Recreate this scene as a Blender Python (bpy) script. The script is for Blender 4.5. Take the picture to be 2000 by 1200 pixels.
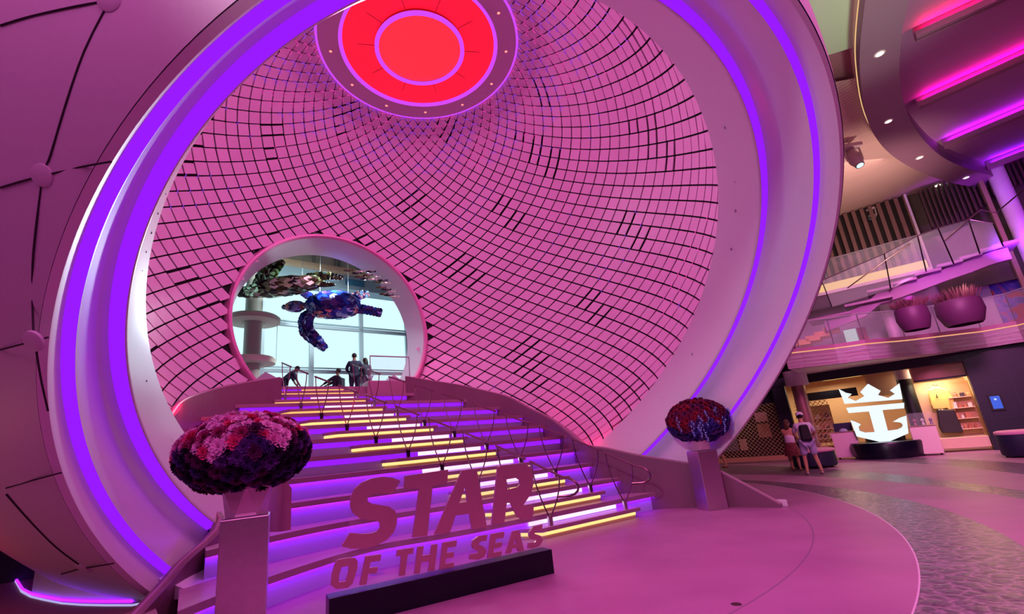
import bpy, math, random
from mathutils import Vector, Matrix
random.seed(7)
for o in list(bpy.data.objects): bpy.data.objects.remove(o)
SC = bpy.context.scene
COL = SC.collection
PI = math.pi
# ------------------------------------------------------------------ camera
F_PX, PITCH, ROLL, EYE = 910.87, math.radians(15.47), math.radians(5.61), 1.6
CX, CY = 976.86, 625.53
_fw = Vector((0, math.cos(PITCH), math.sin(PITCH)))
_u0 = Vector((0, -math.sin(PITCH), math.cos(PITCH)))
_r0 = Vector((1, 0, 0))
_rt = _r0*math.cos(ROLL) - _u0*math.sin(ROLL)
_up = _r0*math.sin(ROLL) + _u0*math.cos(ROLL)
CAM = Vector((0, 0, EYE))
cd = bpy.data.cameras.new('camera'); cam = bpy.data.objects.new('camera', cd); COL.objects.link(cam)
cam.matrix_world = Matrix(((_rt.x, _up.x, -_fw.x, 0), (_rt.y, _up.y, -_fw.y, 0), (_rt.z, _up.z, -_fw.z, EYE), (0, 0, 0, 1)))
cd.sensor_width = 36; cd.sensor_fit = 'HORIZONTAL'; cd.lens = F_PX/2000*36
cd.shift_x = (1000-CX)/2000; cd.shift_y = (CY-600)/2000
cd.clip_start = .05; cd.clip_end = 500
SC.camera = cam
# ------------------------------------------------------------------ world, exposure, big lights
w = bpy.data.worlds.new('world'); SC.world = w; w.use_nodes = True
bg = w.node_tree.nodes['Background']; bg.inputs[0].default_value = (.62, .93, 1.0, 1); bg.inputs[1].default_value = 1.15
vs = SC.view_settings; vs.view_transform = 'Standard'; vs.look = 'None'; vs.gamma = 1; vs.use_curve_mapping = False; vs.exposure = 0
def area(name, loc, target, size, power, color, sy=None, shape='RECTANGLE', spread=None):
    l = bpy.data.lights.new(name, 'AREA'); l.shape = shape; l.size = size; l.size_y = sy or size
    l.energy = power; l.color = color
    if spread: l.spread = spread
    o = bpy.data.objects.new(name, l); COL.objects.link(o); o.location = loc
    d = (Vector(target)-Vector(loc)).normalized(); o.rotation_euler = d.to_track_quat('-Z', 'Y').to_euler()
    return o
def spot(name, loc, target, power, color, angle=30, radius=.08, blend=.5):
    l = bpy.data.lights.new(name, 'SPOT'); l.energy = power; l.color = color; l.spot_size = math.radians(angle); l.spot_blend = blend; l.shadow_soft_size = radius
    o = bpy.data.objects.new(name, l); COL.objects.link(o); o.location = loc
    d = (Vector(target)-Vector(loc)).normalized(); o.rotation_euler = d.to_track_quat('-Z', 'Y').to_euler()
    return o
MAG = (1.0, .20, .72)
area('hall_wash_light', (3, -1, 13.5), (0, 7, 0), 9, 1700, MAG)
area('hall_wash_light', (-6, -3, 9.0), (-2, 8, 5), 5, 260, MAG)
area('hall_wash_light', (10, 1, 13.0), (13, 16, 4), 6, 1100, (1.0, .30, .62))
area('dome_wash_light', (-1.47, 10.4, 12.15), (-1.47, 10.4, 0), 3.6, 520, (1.0, .27, .66), shape='DISK')
spot('ring_stage_light', (-3, -2, 6.5), (6.2, 11, 6.0), 1500, (1, .78, .95), 62, .3, .8)
for k_, (x_, y_, z_, tx, ty, tz, p_) in enumerate(((-6, 16, 8.6, -10, 20, 6, 1300), (-3, 17.5, 8.6, -8, 22, 6, 1300), (-8.5, 16.5, 8.8, -5.5, 13.5, 5, 600), (-5.5, 18.5, 8.8, -4, 13, 5.5, 600))):
    spot('landing_fill_spot', (x_, y_, z_), (tx, ty, tz), p_, (.85, .97, 1), 110, .15, .6)  # unseen spots added to brighten the window hall and its frames
for (x_, y_, z_, p_) in ((1.95, 12.25, 1.62, 16), (-6.35, 9.1, 3.1, 16), (-2.9, 15.5, 4.6, 5), (1.2, 14.2, 2.9, 5)):
    l = bpy.data.lights.new('red_uplight', 'POINT'); l.energy = p_; l.color = (1, .02, .10); l.shadow_soft_size = .12; o = bpy.data.objects.new('red_uplight', l); COL.objects.link(o); o.location = (x_, y_, z_)
spot('red_stage_light', (-9, 4.5, .4), (-6.4, 6.2, 2.2), 120, (1, .03, .12), 60, .1, 1)
spot('plank_fill_spot', (14, 13, 4.6), (13.5, 16.5, 10.5), 1300, (1, .66, .56), 75, .3, 1)  # unseen spot from below, added to brighten the planks
spot('opening_daylight_fill', (-5.6, 15.2, 6.6), (-5.0, 5.0, 4.5), 1600, (.75, .92, 1), 50, .6, .8)  # spot added inside the opening, imitating window daylight on the left ring
spot('balcony_fill_spot', (8, 6, 8), (15, 17, 3.6), 4500, (1, .22, .72), 46, .9, 1)  # unseen spot added to brighten the gallery fascia
spot('pink_fill_spot', (6.5, 3, 4.5), (4.1, 10.4, .7), 260, (1, .08, .45), 9, .1, .5)  # unseen spot added to brighten the pink face of the right pedestal
area('pedestal_fill', (-8.3, 3.3, .5), (-2.7, 5, .8), .4, 3, (.75, .9, .1), sy=.1)  # unseen area lights added for coloured reflections on the left pedestal
area('pedestal_fill', (-7.6, 3.9, .8), (-2.7, 5, .8), .6, 6, (1, .25, .2), sy=.3)

# ------------------------------------------------------------------ helpers
def lin(c): return tuple((x/255/12.92 if x/255 <= .04045 else ((x/255+.055)/1.055)**2.4) for x in c)
MATS = {}
def mat(name, rgb=None, rough=.5, metal=0, emit=None, es=0, alpha=1, trans=0, lincol=None, spec=.5, noise=0, nscale=8, coat=0, bump=0):
    if name in MATS: return MATS[name]
    m = bpy.data.materials.new(name); m.use_nodes = True; nt = m.node_tree; b = nt.nodes['Principled BSDF']
    c = lincol or lin(rgb or (200, 200, 200))
    b.inputs['Base Color'].default_value = (*c, 1); b.inputs['Roughness'].default_value = rough; b.inputs['Metallic'].default_value = metal
    b.inputs['Specular IOR Level'].default_value = spec
    if coat: b.inputs['Coat Weight'].default_value = coat; b.inputs['Coat Roughness'].default_value = .15
    if emit: b.inputs['Emission Color'].default_value = (*emit, 1); b.inputs['Emission Strength'].default_value = es
    if trans: b.inputs['Transmission Weight'].default_value = trans
    if alpha < 1: b.inputs['Alpha'].default_value = alpha
    tc = nt.nodes.new('ShaderNodeTexCoord'); nz = nt.nodes.new('ShaderNodeTexNoise'); nz.inputs['Scale'].default_value = nscale; nz.inputs['Detail'].default_value = 5
    nt.links.new(tc.outputs['Object'], nz.inputs['Vector'])
    if noise:
        mx = nt.nodes.new('ShaderNodeMix'); mx.data_type = 'RGBA'
        mx.inputs['A'].default_value = (*[x*(1-noise) for x in c], 1); mx.inputs['B'].default_value = (*[min(1, x*(1+noise)) for x in c], 1)
        nt.links.new(nz.outputs['Fac'], mx.inputs['Factor']); nt.links.new(mx.outputs['Result'], b.inputs['Base Color'])
    if bump:
        bp = nt.nodes.new('ShaderNodeBump'); bp.inputs['Strength'].default_value = bump; bp.inputs['Distance'].default_value = .02
        nt.links.new(nz.outputs['Fac'], bp.inputs['Height']); nt.links.new(bp.outputs['Normal'], b.inputs['Normal'])
    MATS[name] = m; return m
def glow(name, rgb, s):
    return mat(name, (20, 20, 20), emit=lin(rgb), es=s)
class MB:
    def __init__(s): s.v = []; s.f = []; s.mi = []; s.cur = 0; s.mats = []
    def use(s, m):
        if m not in s.mats: s.mats.append(m)
        s.cur = s.mats.index(m)
    def add(s, vs_, fs):
        k = len(s.v); s.v += [tuple(p) for p in vs_]; s.f += [tuple(i+k for i in f) for f in fs]; s.mi += [s.cur]*len(fs); return s
    def box(s, c, size, ax=None, bev=0):
        X, Y, Z = ax or (Vector((1, 0, 0)), Vector((0, 1, 0)), Vector((0, 0, 1)))
        c = Vector(c); a, b, d = size[0]/2, size[1]/2, size[2]/2
        P = [c+X*a*i+Y*b*j+Z*d*k for k in (-1, 1) for j in (-1, 1) for i in (-1, 1)]
        return s.add(P, [(0, 2, 3, 1), (4, 5, 7, 6), (0, 1, 5, 4), (2, 6, 7, 3), (0, 4, 6, 2), (1, 3, 7, 5)])
    def hexa(s, b, t):   # bottom & top loops
        n = len(b); s.add(list(b)+list(t), [tuple(range(n-1, -1, -1)), tuple(range(n, 2*n))]+[(i, (i+1) % n, n+(i+1) % n, n+i) for i in range(n)]); return s
    def prism(s, poly, z0, z1): return s.hexa([(x, y, z0) for x, y in poly], [(x, y, z1) for x, y in poly])
    def tube(s, pts, r, n=8, cap=True, closed=False):
        pts = [Vector(p) for p in pts]; rs = r if isinstance(r, (list, tuple)) else [r]*len(pts); V = []; m = len(pts)
        pn = None
        for i, p in enumerate(pts):
            if closed: t = (pts[(i+1) % m]-pts[i-1])
            else: t = (pts[min(i+1, m-1)]-pts[max(i-1, 0)])
            if t.length < 1e-9: t = Vector((0, 0, 1))
            t.normalize()
            if pn is None:
                pn = t.orthogonal().normalized()
            else:
                pn = (pn-t*pn.dot(t)); pn = pn.normalized() if pn.length > 1e-6 else t.orthogonal().normalized()
            q = t.cross(pn)
            for k in range(n):
                a = 2*PI*k/n; V.append(p+(pn*math.cos(a)+q*math.sin(a))*rs[i])
        Fs = []
        for i in range(m if closed else m-1):
            for k in range(n):
                a = i*n+k; b = i*n+(k+1) % n; c = ((i+1) % m)*n
                Fs.append((a, b, c+(k+1) % n, c+k))
        if cap and not closed: Fs += [tuple(range(n-1, -1, -1)), tuple((m-1)*n+k for k in range(n))]
        return s.add(V, Fs)
    def lathe(s, prof, C=(0, 0, 0), n=32, axis=None, a0=0, a1=2*PI, frame=None):
        # prof: (axial, radius)
        C = Vector(C)
        if frame: A, B, N = frame
        else: A, B, N = Vector((1, 0, 0)), Vector((0, 1, 0)), Vector((0, 0, 1))
        full = abs(a1-a0-2*PI) < 1e-6; m = n if full else n+1; V = []
        for i in range(m):
            a = a0+(a1-a0)*i/n; d = A*math.cos(a)+B*math.sin(a)
            for h, r in prof: V.append(C+N*h+d*r)
        k = len(prof); Fs = []
        for i in range(n):
            j = (i+1) % m
            for q in range(k-1): Fs.append((i*k+q, j*k+q, j*k+q+1, i*k+q+1))
        return s.add(V, Fs)
    def blob(s, c, r, nu=12, nv=8, ax=None):
        X, Y, Z = ax or (Vector((1, 0, 0)), Vector((0, 1, 0)), Vector((0, 0, 1))); c = Vector(c)
        r = r if isinstance(r, (tuple, list)) else (r, r, r); V = [c+Z*r[2]]
        for j in range(1, nv):
            p = PI*j/nv
            for i in range(nu):
                a = 2*PI*i/nu; V.append(c+X*r[0]*math.sin(p)*math.cos(a)+Y*r[1]*math.sin(p)*math.sin(a)+Z*r[2]*math.cos(p))
        V.append(c-Z*r[2]); Fs = []
        for i in range(nu): Fs.append((0, 1+i, 1+(i+1) % nu)); Fs.append((len(V)-1, 1+(nv-2)*nu+(i+1) % nu, 1+(nv-2)*nu+i))
        for j in range(nv-2):
            for i in range(nu): Fs.append((1+j*nu+i, 1+(j+1)*nu+i, 1+(j+1)*nu+(i+1) % nu, 1+j*nu+(i+1) % nu))
        return s.add(V, Fs)
    def build(s, name, m=None, parent=None, smooth=False, bevel=0, shift=None):
        me = bpy.data.meshes.new(name); me.from_pydata([tuple(v) for v in s.v], [], s.f)
        if s.mats:
            for q in s.mats: me.materials.append(q)
            me.polygons.foreach_set('material_index', s.mi)
        else: me.materials.append(m)
        if smooth:
            me.polygons.foreach_set('use_smooth', [True]*len(me.polygons))
        me.validate(); me.update()
        o = bpy.data.objects.new(name, me); COL.objects.link(o)
        if parent:
            o.parent = parent; o.matrix_parent_inverse = parent.matrix_basis.inverted()
        if bevel:
            b = o.modifiers.new('bevel', 'BEVEL'); b.width = bevel; b.segments = 2; b.limit_method = 'ANGLE'
        if smooth:
            try:
                e = o.modifiers.new('edge', 'EDGE_SPLIT'); e.split_angle = math.radians(40)
            except Exception: pass
        return o
def thing(name, label, cat, loc=(0, 0, 0), group=None, rz=0):
    o = bpy.data.objects.new(name, None); COL.objects.link(o); o.location = loc; o.rotation_euler = (0, 0, rz); o.empty_display_size = .1
    o['label'] = label; o['category'] = cat
    if group: o['group'] = group
    return o
def tag(o, label, cat, group=None):
    o['label'] = label; o['category'] = cat
    if group: o['group'] = group
    return o
def struct(o): o['kind'] = 'structure'; return o
def ray(px, py):
    return _fw + _rt*((px-CX)/F_PX) + _up*((CY-py)/F_PX)
def atz(px, py, z): r = ray(px, py); return CAM + r*((z-EYE)/r.z)
def atd(px, py, d): return CAM + ray(px, py)*d
def atp(px, py, P, n): r = ray(px, py); n = Vector(n); return CAM + r*((Vector(P)-CAM).dot(n)/r.dot(n))
def center(V): V = [Vector(v) for v in V]; return sum(V, Vector())/len(V)

# stair frame (u right along the nosings, v up the flight)
A0 = math.radians(34); UU = Vector((math.cos(A0), math.sin(A0), 0)); NN = Vector((-math.sin(A0), math.cos(A0), 0)); ZZ = Vector((0, 0, 1))
def uv(u, v, z=0): return UU*u + NN*v + ZZ*z

# ------------------------------------------------------------------ materials
stone = mat('pale_stone', (214, 206, 212), .42, noise=.06, nscale=3)
white_paint = mat('white_paint', (222, 212, 222), .42, noise=.03, nscale=2)
gloss_white = mat('gloss_white', (220, 214, 224), .24, noise=.02, nscale=2, coat=.3)
shell_m = mat('shell_paint', (196, 180, 196), .5, noise=.05, nscale=30, bump=.03)
tile_m = mat('pearl_tile', (226, 190, 218), .38, noise=.05, nscale=1.2)
dark_m = mat('dark_gap', (14, 4, 14), .8)
violet = mat('violet_led', (10, 0, 20), emit=(.27, .008, 1.0), es=1.15)
violet_soft = mat('violet_led_strip', (10, 0, 20), emit=(.30, .012, 1.0), es=8.5)
lilac = glow('lilac_led', (205, 70, 255), 1.1)
pinkled = glow('white_pink_led', (255, 215, 250), 1.35)
yellowled = glow('warm_led', (255, 222, 140), 1.2)
orangeled = glow('orange_led', (255, 190, 110), 1.2)
red_m = glow('red_diffuser', (255, 22, 52), 1.0)
red_m2 = glow('red_orange_diffuser', (255, 44, 60), 1.05)
chrome = mat('polished_steel', (200, 190, 200), .12, 1)
brushed = mat('brushed_steel', (210, 200, 205), .28, 1, noise=.08, nscale=20)
bronze = mat('bronze_rail', (150, 120, 125), .25, 1)
navy = mat('navy_lacquer', (10, 8, 30), .3, spec=.35)
navy2 = mat('navy_panel', (16, 20, 42), .45)
acrylic = mat('clear_acrylic', (240, 235, 255), .02, alpha=.07, spec=.5)
glass_m = mat('clear_glass', (225, 240, 240), .03, alpha=.10)
letter_m = mat('brushed_letter', (205, 150, 165), .33, .55, noise=.08, nscale=6)
black_m = mat('black_rubber', (12, 12, 14), .6)
warm_wall = mat('warm_cream', (226, 200, 170), .6, noise=.04)
wood_dark = mat('dark_slat_wood', (70, 48, 46), .5, noise=.2, nscale=14)
plaster = mat('plaster', (214, 196, 196), .6, noise=.03)
# ------------------------------------------------------------------ pearl dome
K = 1.1
def sc(P): return CAM + (Vector(P)-CAM)*K
S = sc((-1.341, 9.462, 6.007)); RS = 5.979*K; RO = 7.36*K
AX = Vector((-.37263, .59739, .71012)).normalized()
RC = sc((.0616, 7.2138, 3.3347))
AU = Vector((AX.y, -AX.x, 0)).normalized(); AV = AX.cross(AU).normalized()
if AV.z < 0: AV = -AV
OC = sc((-4.75, 13.25, 5.66)); _az, _ti = math.radians(40), math.radians(-5)
OX = Vector((-math.sin(_az)*math.cos(_ti), math.cos(_az)*math.cos(_ti), math.sin(_ti)))
OU = Vector((OX.y, -OX.x, 0)).normalized(); OV = AX.cross(OU); OV = OU.cross(OX).normalized()
if OV.z < 0: OV = -OV
# top line of the two curved parapets: (u, v, z)
PAR_R = [(5.75,14.4,4.17),(6.15,14.25,4.08),(6.65,13.95,3.93),(7.35,13.5,3.72),(8.0,12.75,3.38),(8.35,12.15,3.12),(8.55,11.35,2.66),(8.62,10.65,2.35),(8.55,9.9,1.96),(8.35,9.1,1.58),(8.3,8.75,1.46),(8.45,8.4,1.37),(8.78,7.89,1.18),(9.35,7.02,.92),(9.61,6.56,.80),(9.86,5.36,.06)]
PAR_L = [(1.9,14.0,4.06),(1.33,13.65,3.93),(.5,12.9,3.65),(0,12.2,3.39),(-.3,11.55,3.14),(-.43,10.9,2.83),(-.45,10.65,2.71),(-.4,9.9,2.3),(-.15,9.1,1.7),(.35,8.42,1.0),(-.08,7.69,.60),(-.26,7.4,.42),(-.62,6.8,.12)]
def smoothpath(P, n=4):
    P = [Vector(p) for p in P]; out = []
    for i in range(len(P)-1):
        a = P[max(i-1, 0)]; b = P[i]; c = P[i+1]; d = P[min(i+2, len(P)-1)]
        for k in range(n):
            t = k/n; out.append(.5*((2*b)+(c-a)*t+(2*a-5*b+4*c-d)*t*t+(3*b-a-3*c+d)*t**3))
    out.append(P[-1]); return out
PR = smoothpath(PAR_R, 4); PL = smoothpath(PAR_L, 4)
_cut = []
for P in PR+PL:
    q = uv(P.x, P.y, P.z)-S; _cut.append((math.atan2(q.y, q.x), P.z))
def zcut(p):
    a = math.atan2(p.y-S.y, p.x-S.x); best = min(_cut, key=lambda c: abs((c[0]-a+PI) % (2*PI)-PI))
    return best[1] if abs((best[0]-a+PI) % (2*PI)-PI) < .12 else 1.0
def in_open(p, m=0.0):      # through the front opening
    return (p-RC).dot(AX) < m
def in_ocu(p, r):
    d = p-OC
    if d.dot(OX) < -1.6: return False
    d = d-OX*d.dot(OX); return d.length < r
pearl = thing('pearl_dome', 'huge pink tiled spherical dome with stepped violet-lit round opening over the staircase', 'dome', (S.x, S.y, 0))
def sph(lat, lon, R=RS): return S+Vector((math.cos(lat)*math.cos(lon), math.cos(lat)*math.sin(lon), math.sin(lat)))*R
# tiles
DL, DA = math.radians(3.92), 2*PI/56
tb = MB(); eb = MB(); eb2 = MB()
lat0, lon0 = math.radians(61.6), math.radians(102.4)
rng = random.Random(3)
rowshift = {}
for j in range(-12, 64):
    latc = lat0-DL/2*(j+1)
    if latc < math.radians(-66) or latc > math.radians(70): continue
    for i in range(56):
        lonc = lon0+DA*(i+(.5 if (j+1) % 2 else 0))
        c = sph(latc, lonc)
        if in_open(c, .34) or in_ocu(c, 2.93*K+.03) or c.z < zcut(c)-.75: continue
        if latc > math.radians(66.5): continue
        # which diagonal column of tiles this is, for slightly opened rows
        da = (i*2+((j+1) % 2)-(j+1)); db = (i*2+((j+1) % 2)+(j+1))
        gx = .045; 
        h1 = math.sin(da*1.7+.3*math.sin(db*.31))*math.sin(db*.23+da*.11)
        side = (lonc-lon0) % (2*PI)
        g1 = .055+(.10 if h1 > .82 else 0); g2 = .06
        T = sph(latc+DL/2, lonc); B = sph(latc-DL/2, lonc); L = sph(latc, lonc-DA/2); R_ = sph(latc, lonc+DA/2)
        nrm = (c-S).normalized()
        # corners of the rhombus T,R,B,L with the edges pulled in
        def inner(P, Q, W):  # vertex P, neighbours Q (g1 side) and W (g2 side)
            return P+(Q-P)*g2+(W-P)*g1
        q = [inner(T, R_, L), R_+(B-R_)*g1+(T-R_)*g2, inner(B, L, R_), L+(T-L)*g1+(B-L)*g2]
        tl = rng.uniform(-1, 1)*.006; t2 = math.sin(da*.9)*math.cos(db*.4)*.010
        off = [tl+t2, t2*.2, -tl-t2, -t2*.2]
        top = [p-nrm*(.03+o_) for p, o_ in zip(q, off)]; bot = [p+nrm*.0 for p in q]
        k = len(tb.v); tb.v += [tuple(p) for p in top]+[tuple(p) for p in bot]
        tb.f += [(k, k+1, k+2, k+3)]+[(k+a, k+4+a, k+4+(a+1) % 4, k+(a+1) % 4) for a in range(4)]; tb.mi += [0]*5
        # glowing arcs imitate ring light reflected at some tile corners
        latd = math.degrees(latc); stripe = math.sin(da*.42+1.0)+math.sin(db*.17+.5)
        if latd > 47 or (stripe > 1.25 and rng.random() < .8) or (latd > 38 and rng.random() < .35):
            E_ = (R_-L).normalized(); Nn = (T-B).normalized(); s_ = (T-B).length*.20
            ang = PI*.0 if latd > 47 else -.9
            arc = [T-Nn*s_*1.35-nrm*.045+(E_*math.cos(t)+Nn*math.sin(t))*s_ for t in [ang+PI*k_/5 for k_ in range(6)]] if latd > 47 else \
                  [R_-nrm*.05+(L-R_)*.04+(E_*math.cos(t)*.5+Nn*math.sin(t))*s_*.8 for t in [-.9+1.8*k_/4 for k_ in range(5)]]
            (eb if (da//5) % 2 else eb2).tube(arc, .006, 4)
ti = tb.build('tile_lining', tile_m, pearl)
ti['kind'] = 'stuff'
o = eb.build('tile_edge_glint', glow('pink_glint_glow', (255, 70, 190), 1.1), pearl); o['kind'] = 'stuff'; o['label'] = 'pink glints along the tile edges'
o = eb2.build('tile_edge_glint', glow('violet_glint_glow', (165, 70, 255), 1.1), pearl); o['kind'] = 'stuff'; o['label'] = 'violet glints along the tile edges'
# dark backing and outer shell
def sphere_part(R, test, la=60, lo=120):
    b = MB(); idx = {}
    for j in range(la+1):
        for i in range(lo):
            idx[j, i] = len(b.v); b.v.append(tuple(sph(-PI/2+PI*j/la, 2*PI*i/lo, R)))
    for j in range(la):
        for i in range(lo):
            c = sph(-PI/2+PI*(j+.5)/la, 2*PI*(i+.5)/lo, R)
            if test(c): b.f.append((idx[j, i], idx[j, (i+1) % lo], idx[j+1, (i+1) % lo], idx[j+1, i])); b.mi.append(0)
    return b
sphere_part(RS+.04, lambda c: not in_open(c, .0) and not in_ocu(c, 2.98*K) and c.z > zcut(c)-.95, 120, 240).build('tile_backing', dark_m, pearl)
oa = math.radians(43.3)
def outside(c): return (c-S).normalized().dot(-AX) < math.cos(oa)
# shell as a surface of revolution about the ring axis, clean edge at the ring
LIP = RC-AX*1.573*K
def shell_r(a):
    r2 = math.sqrt(max(0, 10.12**2-(8.45-a)**2)); q = a-5.87; r1 = math.sqrt(max(0, 8.4**2-q*q))
    if a <= 2: return r2
    t_ = min(1, (a-2)/3.5); t_ = t_*t_*(3-2*t_); return r2*(1-t_)+r1*t_
def shell_rt(a, th):
    base = math.sqrt(max(0, 8.1**2-(5.87-a)**2)); w_ = min(1, max(0, (math.cos(th-math.radians(222))+.25)/1.0)); w_ = w_*w_*(3-2*w_)
    return base+(shell_r(a)-base)*w_
sb = MB(); AA = [13.9*(k/90)**1.3 for k in range(91)]; NT = 200
for i in range(NT):
    th = 2*PI*i/NT
    for a in AA: sb.v.append(tuple(LIP+AX*a+(AU*math.cos(th)+AV*math.sin(th))*shell_rt(a, th)))
for i in range(NT):
    for q in range(90): sb.f.append((i*91+q, ((i+1) % NT)*91+q, ((i+1) % NT)*91+q+1, i*91+q+1)); sb.mi.append(0)
keep = [(f, m_) for f, m_ in zip(sb.f, sb.mi) if not in_ocu(center([sb.v[i] for i in f]), 3.7*K) and center([sb.v[i] for i in f]).z > -.3]
sb.f = [k[0] for k in keep]; sb.mi = [k[1] for k in keep]
sb.build('outer_shell', shell_m, pearl, smooth=True)
# front ring: A band, lit flange, B wall, lit flange, C lip
def ringpt(s, r, th): return RC+AX*s*K+(AU*math.cos(th)+AV*math.sin(th))*r*K
def ring(name, prof, m, a0, a1, n=260, thick=None):
    b = MB(); b.lathe([(s*K, r*K) for s, r in prof], RC, n, a0=math.radians(a0), a1=math.radians(a1), frame=(AU, AV, AX))
    return b.build(name, m, pearl, smooth=True)
# AU,AV frame: angle 0 = +AU (right), 90 = up.  visible from -35 deg round the top to 213
A_, B_ = -37.5, 217
def seg(a, bq): return a, bq
ring('inner_band', [(.30, 4.63), (.0, 4.646), (-.50, 4.672), (-.545, 4.672), (-.555, 4.680), (-.555, 4.686)], gloss_white, -40, 219)
ring('stepped_flange', [(-.56, 4.81), (-.60, 4.825), (-.70, 4.865), (-.74, 4.878), (-.80, 4.88), (-1.22, 4.90), (-1.25, 4.902), (-1.26, 4.904)], gloss_white, -38, 217).name = 'middle_band'
ring('outer_lip', [(-1.29, 4.988), (-1.36, 4.990), (-1.55, 4.995), (-1.573, 5.0), (-1.573, 5.06), (-1.50, 5.09), (-1.1, 5.17)], white_paint, -34, 217)
ring('violet_light_strip', [(-.555, 4.686), (-.56, 4.81)], violet, -34, 216)['label'] = 'inner violet light groove'
ring('violet_light_strip', [(-1.26, 4.904), (-1.29, 4.988)], violet, -27.5, 211.5)['label'] = 'outer violet light groove'
# oculus trim and tunnel
ob = MB(); ob.lathe([(.16, 3.06*K), (-.02, 2.94*K), (-.10, 2.90*K), (-.10, 2.84*K), (.0, 2.81*K)], OC, 120, frame=(OU, OV, OX)); 
ob.f = [f for f in ob.f if center([ob.v[i] for i in f]).z > 3.2]; ob.mi = ob.mi[:len(ob.f)]
ob.build('oculus_trim', mat('pink_trim', (226, 140, 190), .4), pearl, smooth=True)['label'] = 'pink rim of the round rear opening'
ob = MB(); ob.lathe([(.0, 2.81*K), (.98*K, 2.72*K), (1.02*K, 2.80*K)], OC, 120, frame=(OU, OV, OX))
ob.f = [f for f in ob.f if center([ob.v[i] for i in f]).z > 3.4]; ob.mi = ob.mi[:len(ob.f)]
ob.build('oculus_tunnel', mat('tunnel_paint', (205, 205, 215), .4), pearl, smooth=True)
# shell seams and joint caps
def onshell(px, py, off=.012):
    r = ray(px, py).normalized(); best = None
    for k in range(1, 900):
        P = CAM+r*(k*.015); a = (P-LIP).dot(AX)
        if a < -.2 or a > 13.9: continue
        d_ = P-LIP-AX*a; g = d_.length-shell_rt(max(a, 0), math.atan2(d_.dot(AV), d_.dot(AU)))-off
        if g < 0: return P
        if best is None or g < best[0]: best = (g, P)
    return best[1]
seams = [[(209,12),(165,100),(130,200),(100,300),(91,322)],[(82,357),(70,450),(64,520),(64,600),(66,652)],[(71,682),(74,705),(82,750),(94,803)],
         [(0,50),(60,32),(150,12),(203,3)],[(0,367),(40,355),(74,346)],[(100,340),(160,326),(217,316)],[(0,684),(57,669)],[(78,664),(95,659)],[(12,954),(60,940),(119,924)],
         [(12,966),(60,1020),(110,1070),(158,1106)],[(120,1122),(158,1111)],[(169,1110),(222,1101)]]
for sm in seams:
    pts = [onshell(*p) for p in sm]; pts = smoothpath(pts, 3)
    MB().tube(pts, .008, 5).build('panel_seam', mat('seam_dark', (40, 14, 40), .8), pearl)
for p in ((85,343),(68,666),(215,2),(163,1109)):
    c = onshell(*p, 0); a_ = (c-LIP).dot(AX); nn_ = (c-LIP-AX*(a_+(8.45-a_))).normalized(); a = nn_.orthogonal().normalized(); b = nn_.cross(a)
    MB().lathe([(0, .085), (.018, .082), (.022, .07), (.022, 0)], c, 20, frame=(a, b, nn_)).build('joint_cap', shell_m, pearl, smooth=True)
# ------------------------------------------------------------------ round ceiling light
cz = S.z+RS*math.cos(math.radians(24.2)); CC = Vector((S.x, S.y, cz))
lamp = thing('ceiling_light', 'round glowing red ceiling light with lilac rings at the top of the dome', 'ceiling light', CC)
def disc(name, prof, m, label=None, n=96):
    b = MB(); b.lathe(prof, CC, n, frame=(Vector((1, 0, 0)), Vector((0, 1, 0)), ZZ)); o = b.build(name, m, lamp, smooth=True)
    if label: o['label'] = label
    return o
disc('outer_rim', [(.05, 2.70*1.0), (-.03, 2.70), (-.05, 2.66), (-.05, 2.14), (.0, 2.10), (.08, 2.10)], mat('lamp_rim', (200, 170, 190), .5))
disc('light_ring', [(-.0, 2.72), (-.05, 2.725), (-.06, 2.70), (-.055, 2.665)], lilac, 'outer lilac light ring')
disc('light_ring', [(-.055, 2.15), (-.06, 2.12), (-.04, 2.06), (.0, 2.05)], lilac, 'middle lilac light ring')
disc('red_panel', [(.01, 2.06), (.05, 1.7), (.07, 1.18)], red_m, 'outer red glowing panel')
disc('light_ring', [(-.02, 1.22), (-.08, 1.22), (-.09, 1.18), (-.08, 1.12), (-.04, 1.11)], lilac, 'inner lilac light ring')
disc('red_panel', [(-.02, 1.12), (-.02, .0)], red_m2, 'central red glowing panel')
disc('drop_rim', [(.07, 1.20), (-.03, 1.22)], mat('lamp_red_rim', (190, 20, 40), .5))
for k in range(10):
    a = 2*PI*k/10+.2; MB().tube([CC+Vector((math.cos(a)*r, math.sin(a)*r, .045+.02*(r-1.2))) for r in (1.22, 1.6, 2.05)], .006, 4).build('panel_joint', mat('joint_red', (120, 5, 20), .6), lamp)
for k in range(12):
    a = 2*PI*k/12+.12; c = CC+Vector((math.cos(a)*2.4, math.sin(a)*2.4, -.052))
    b = MB(); b.use(mat('lamp_rim')); b.lathe([(0, .06), (-.012, .055), (-.012, .04)], c, 14); b.use(glow('downlight_red', (255, 120, 110), 2.2)); b.lathe([(-.010, .04), (-.006, 0)], c, 14)
    b.build('downlight', None, lamp)
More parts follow.
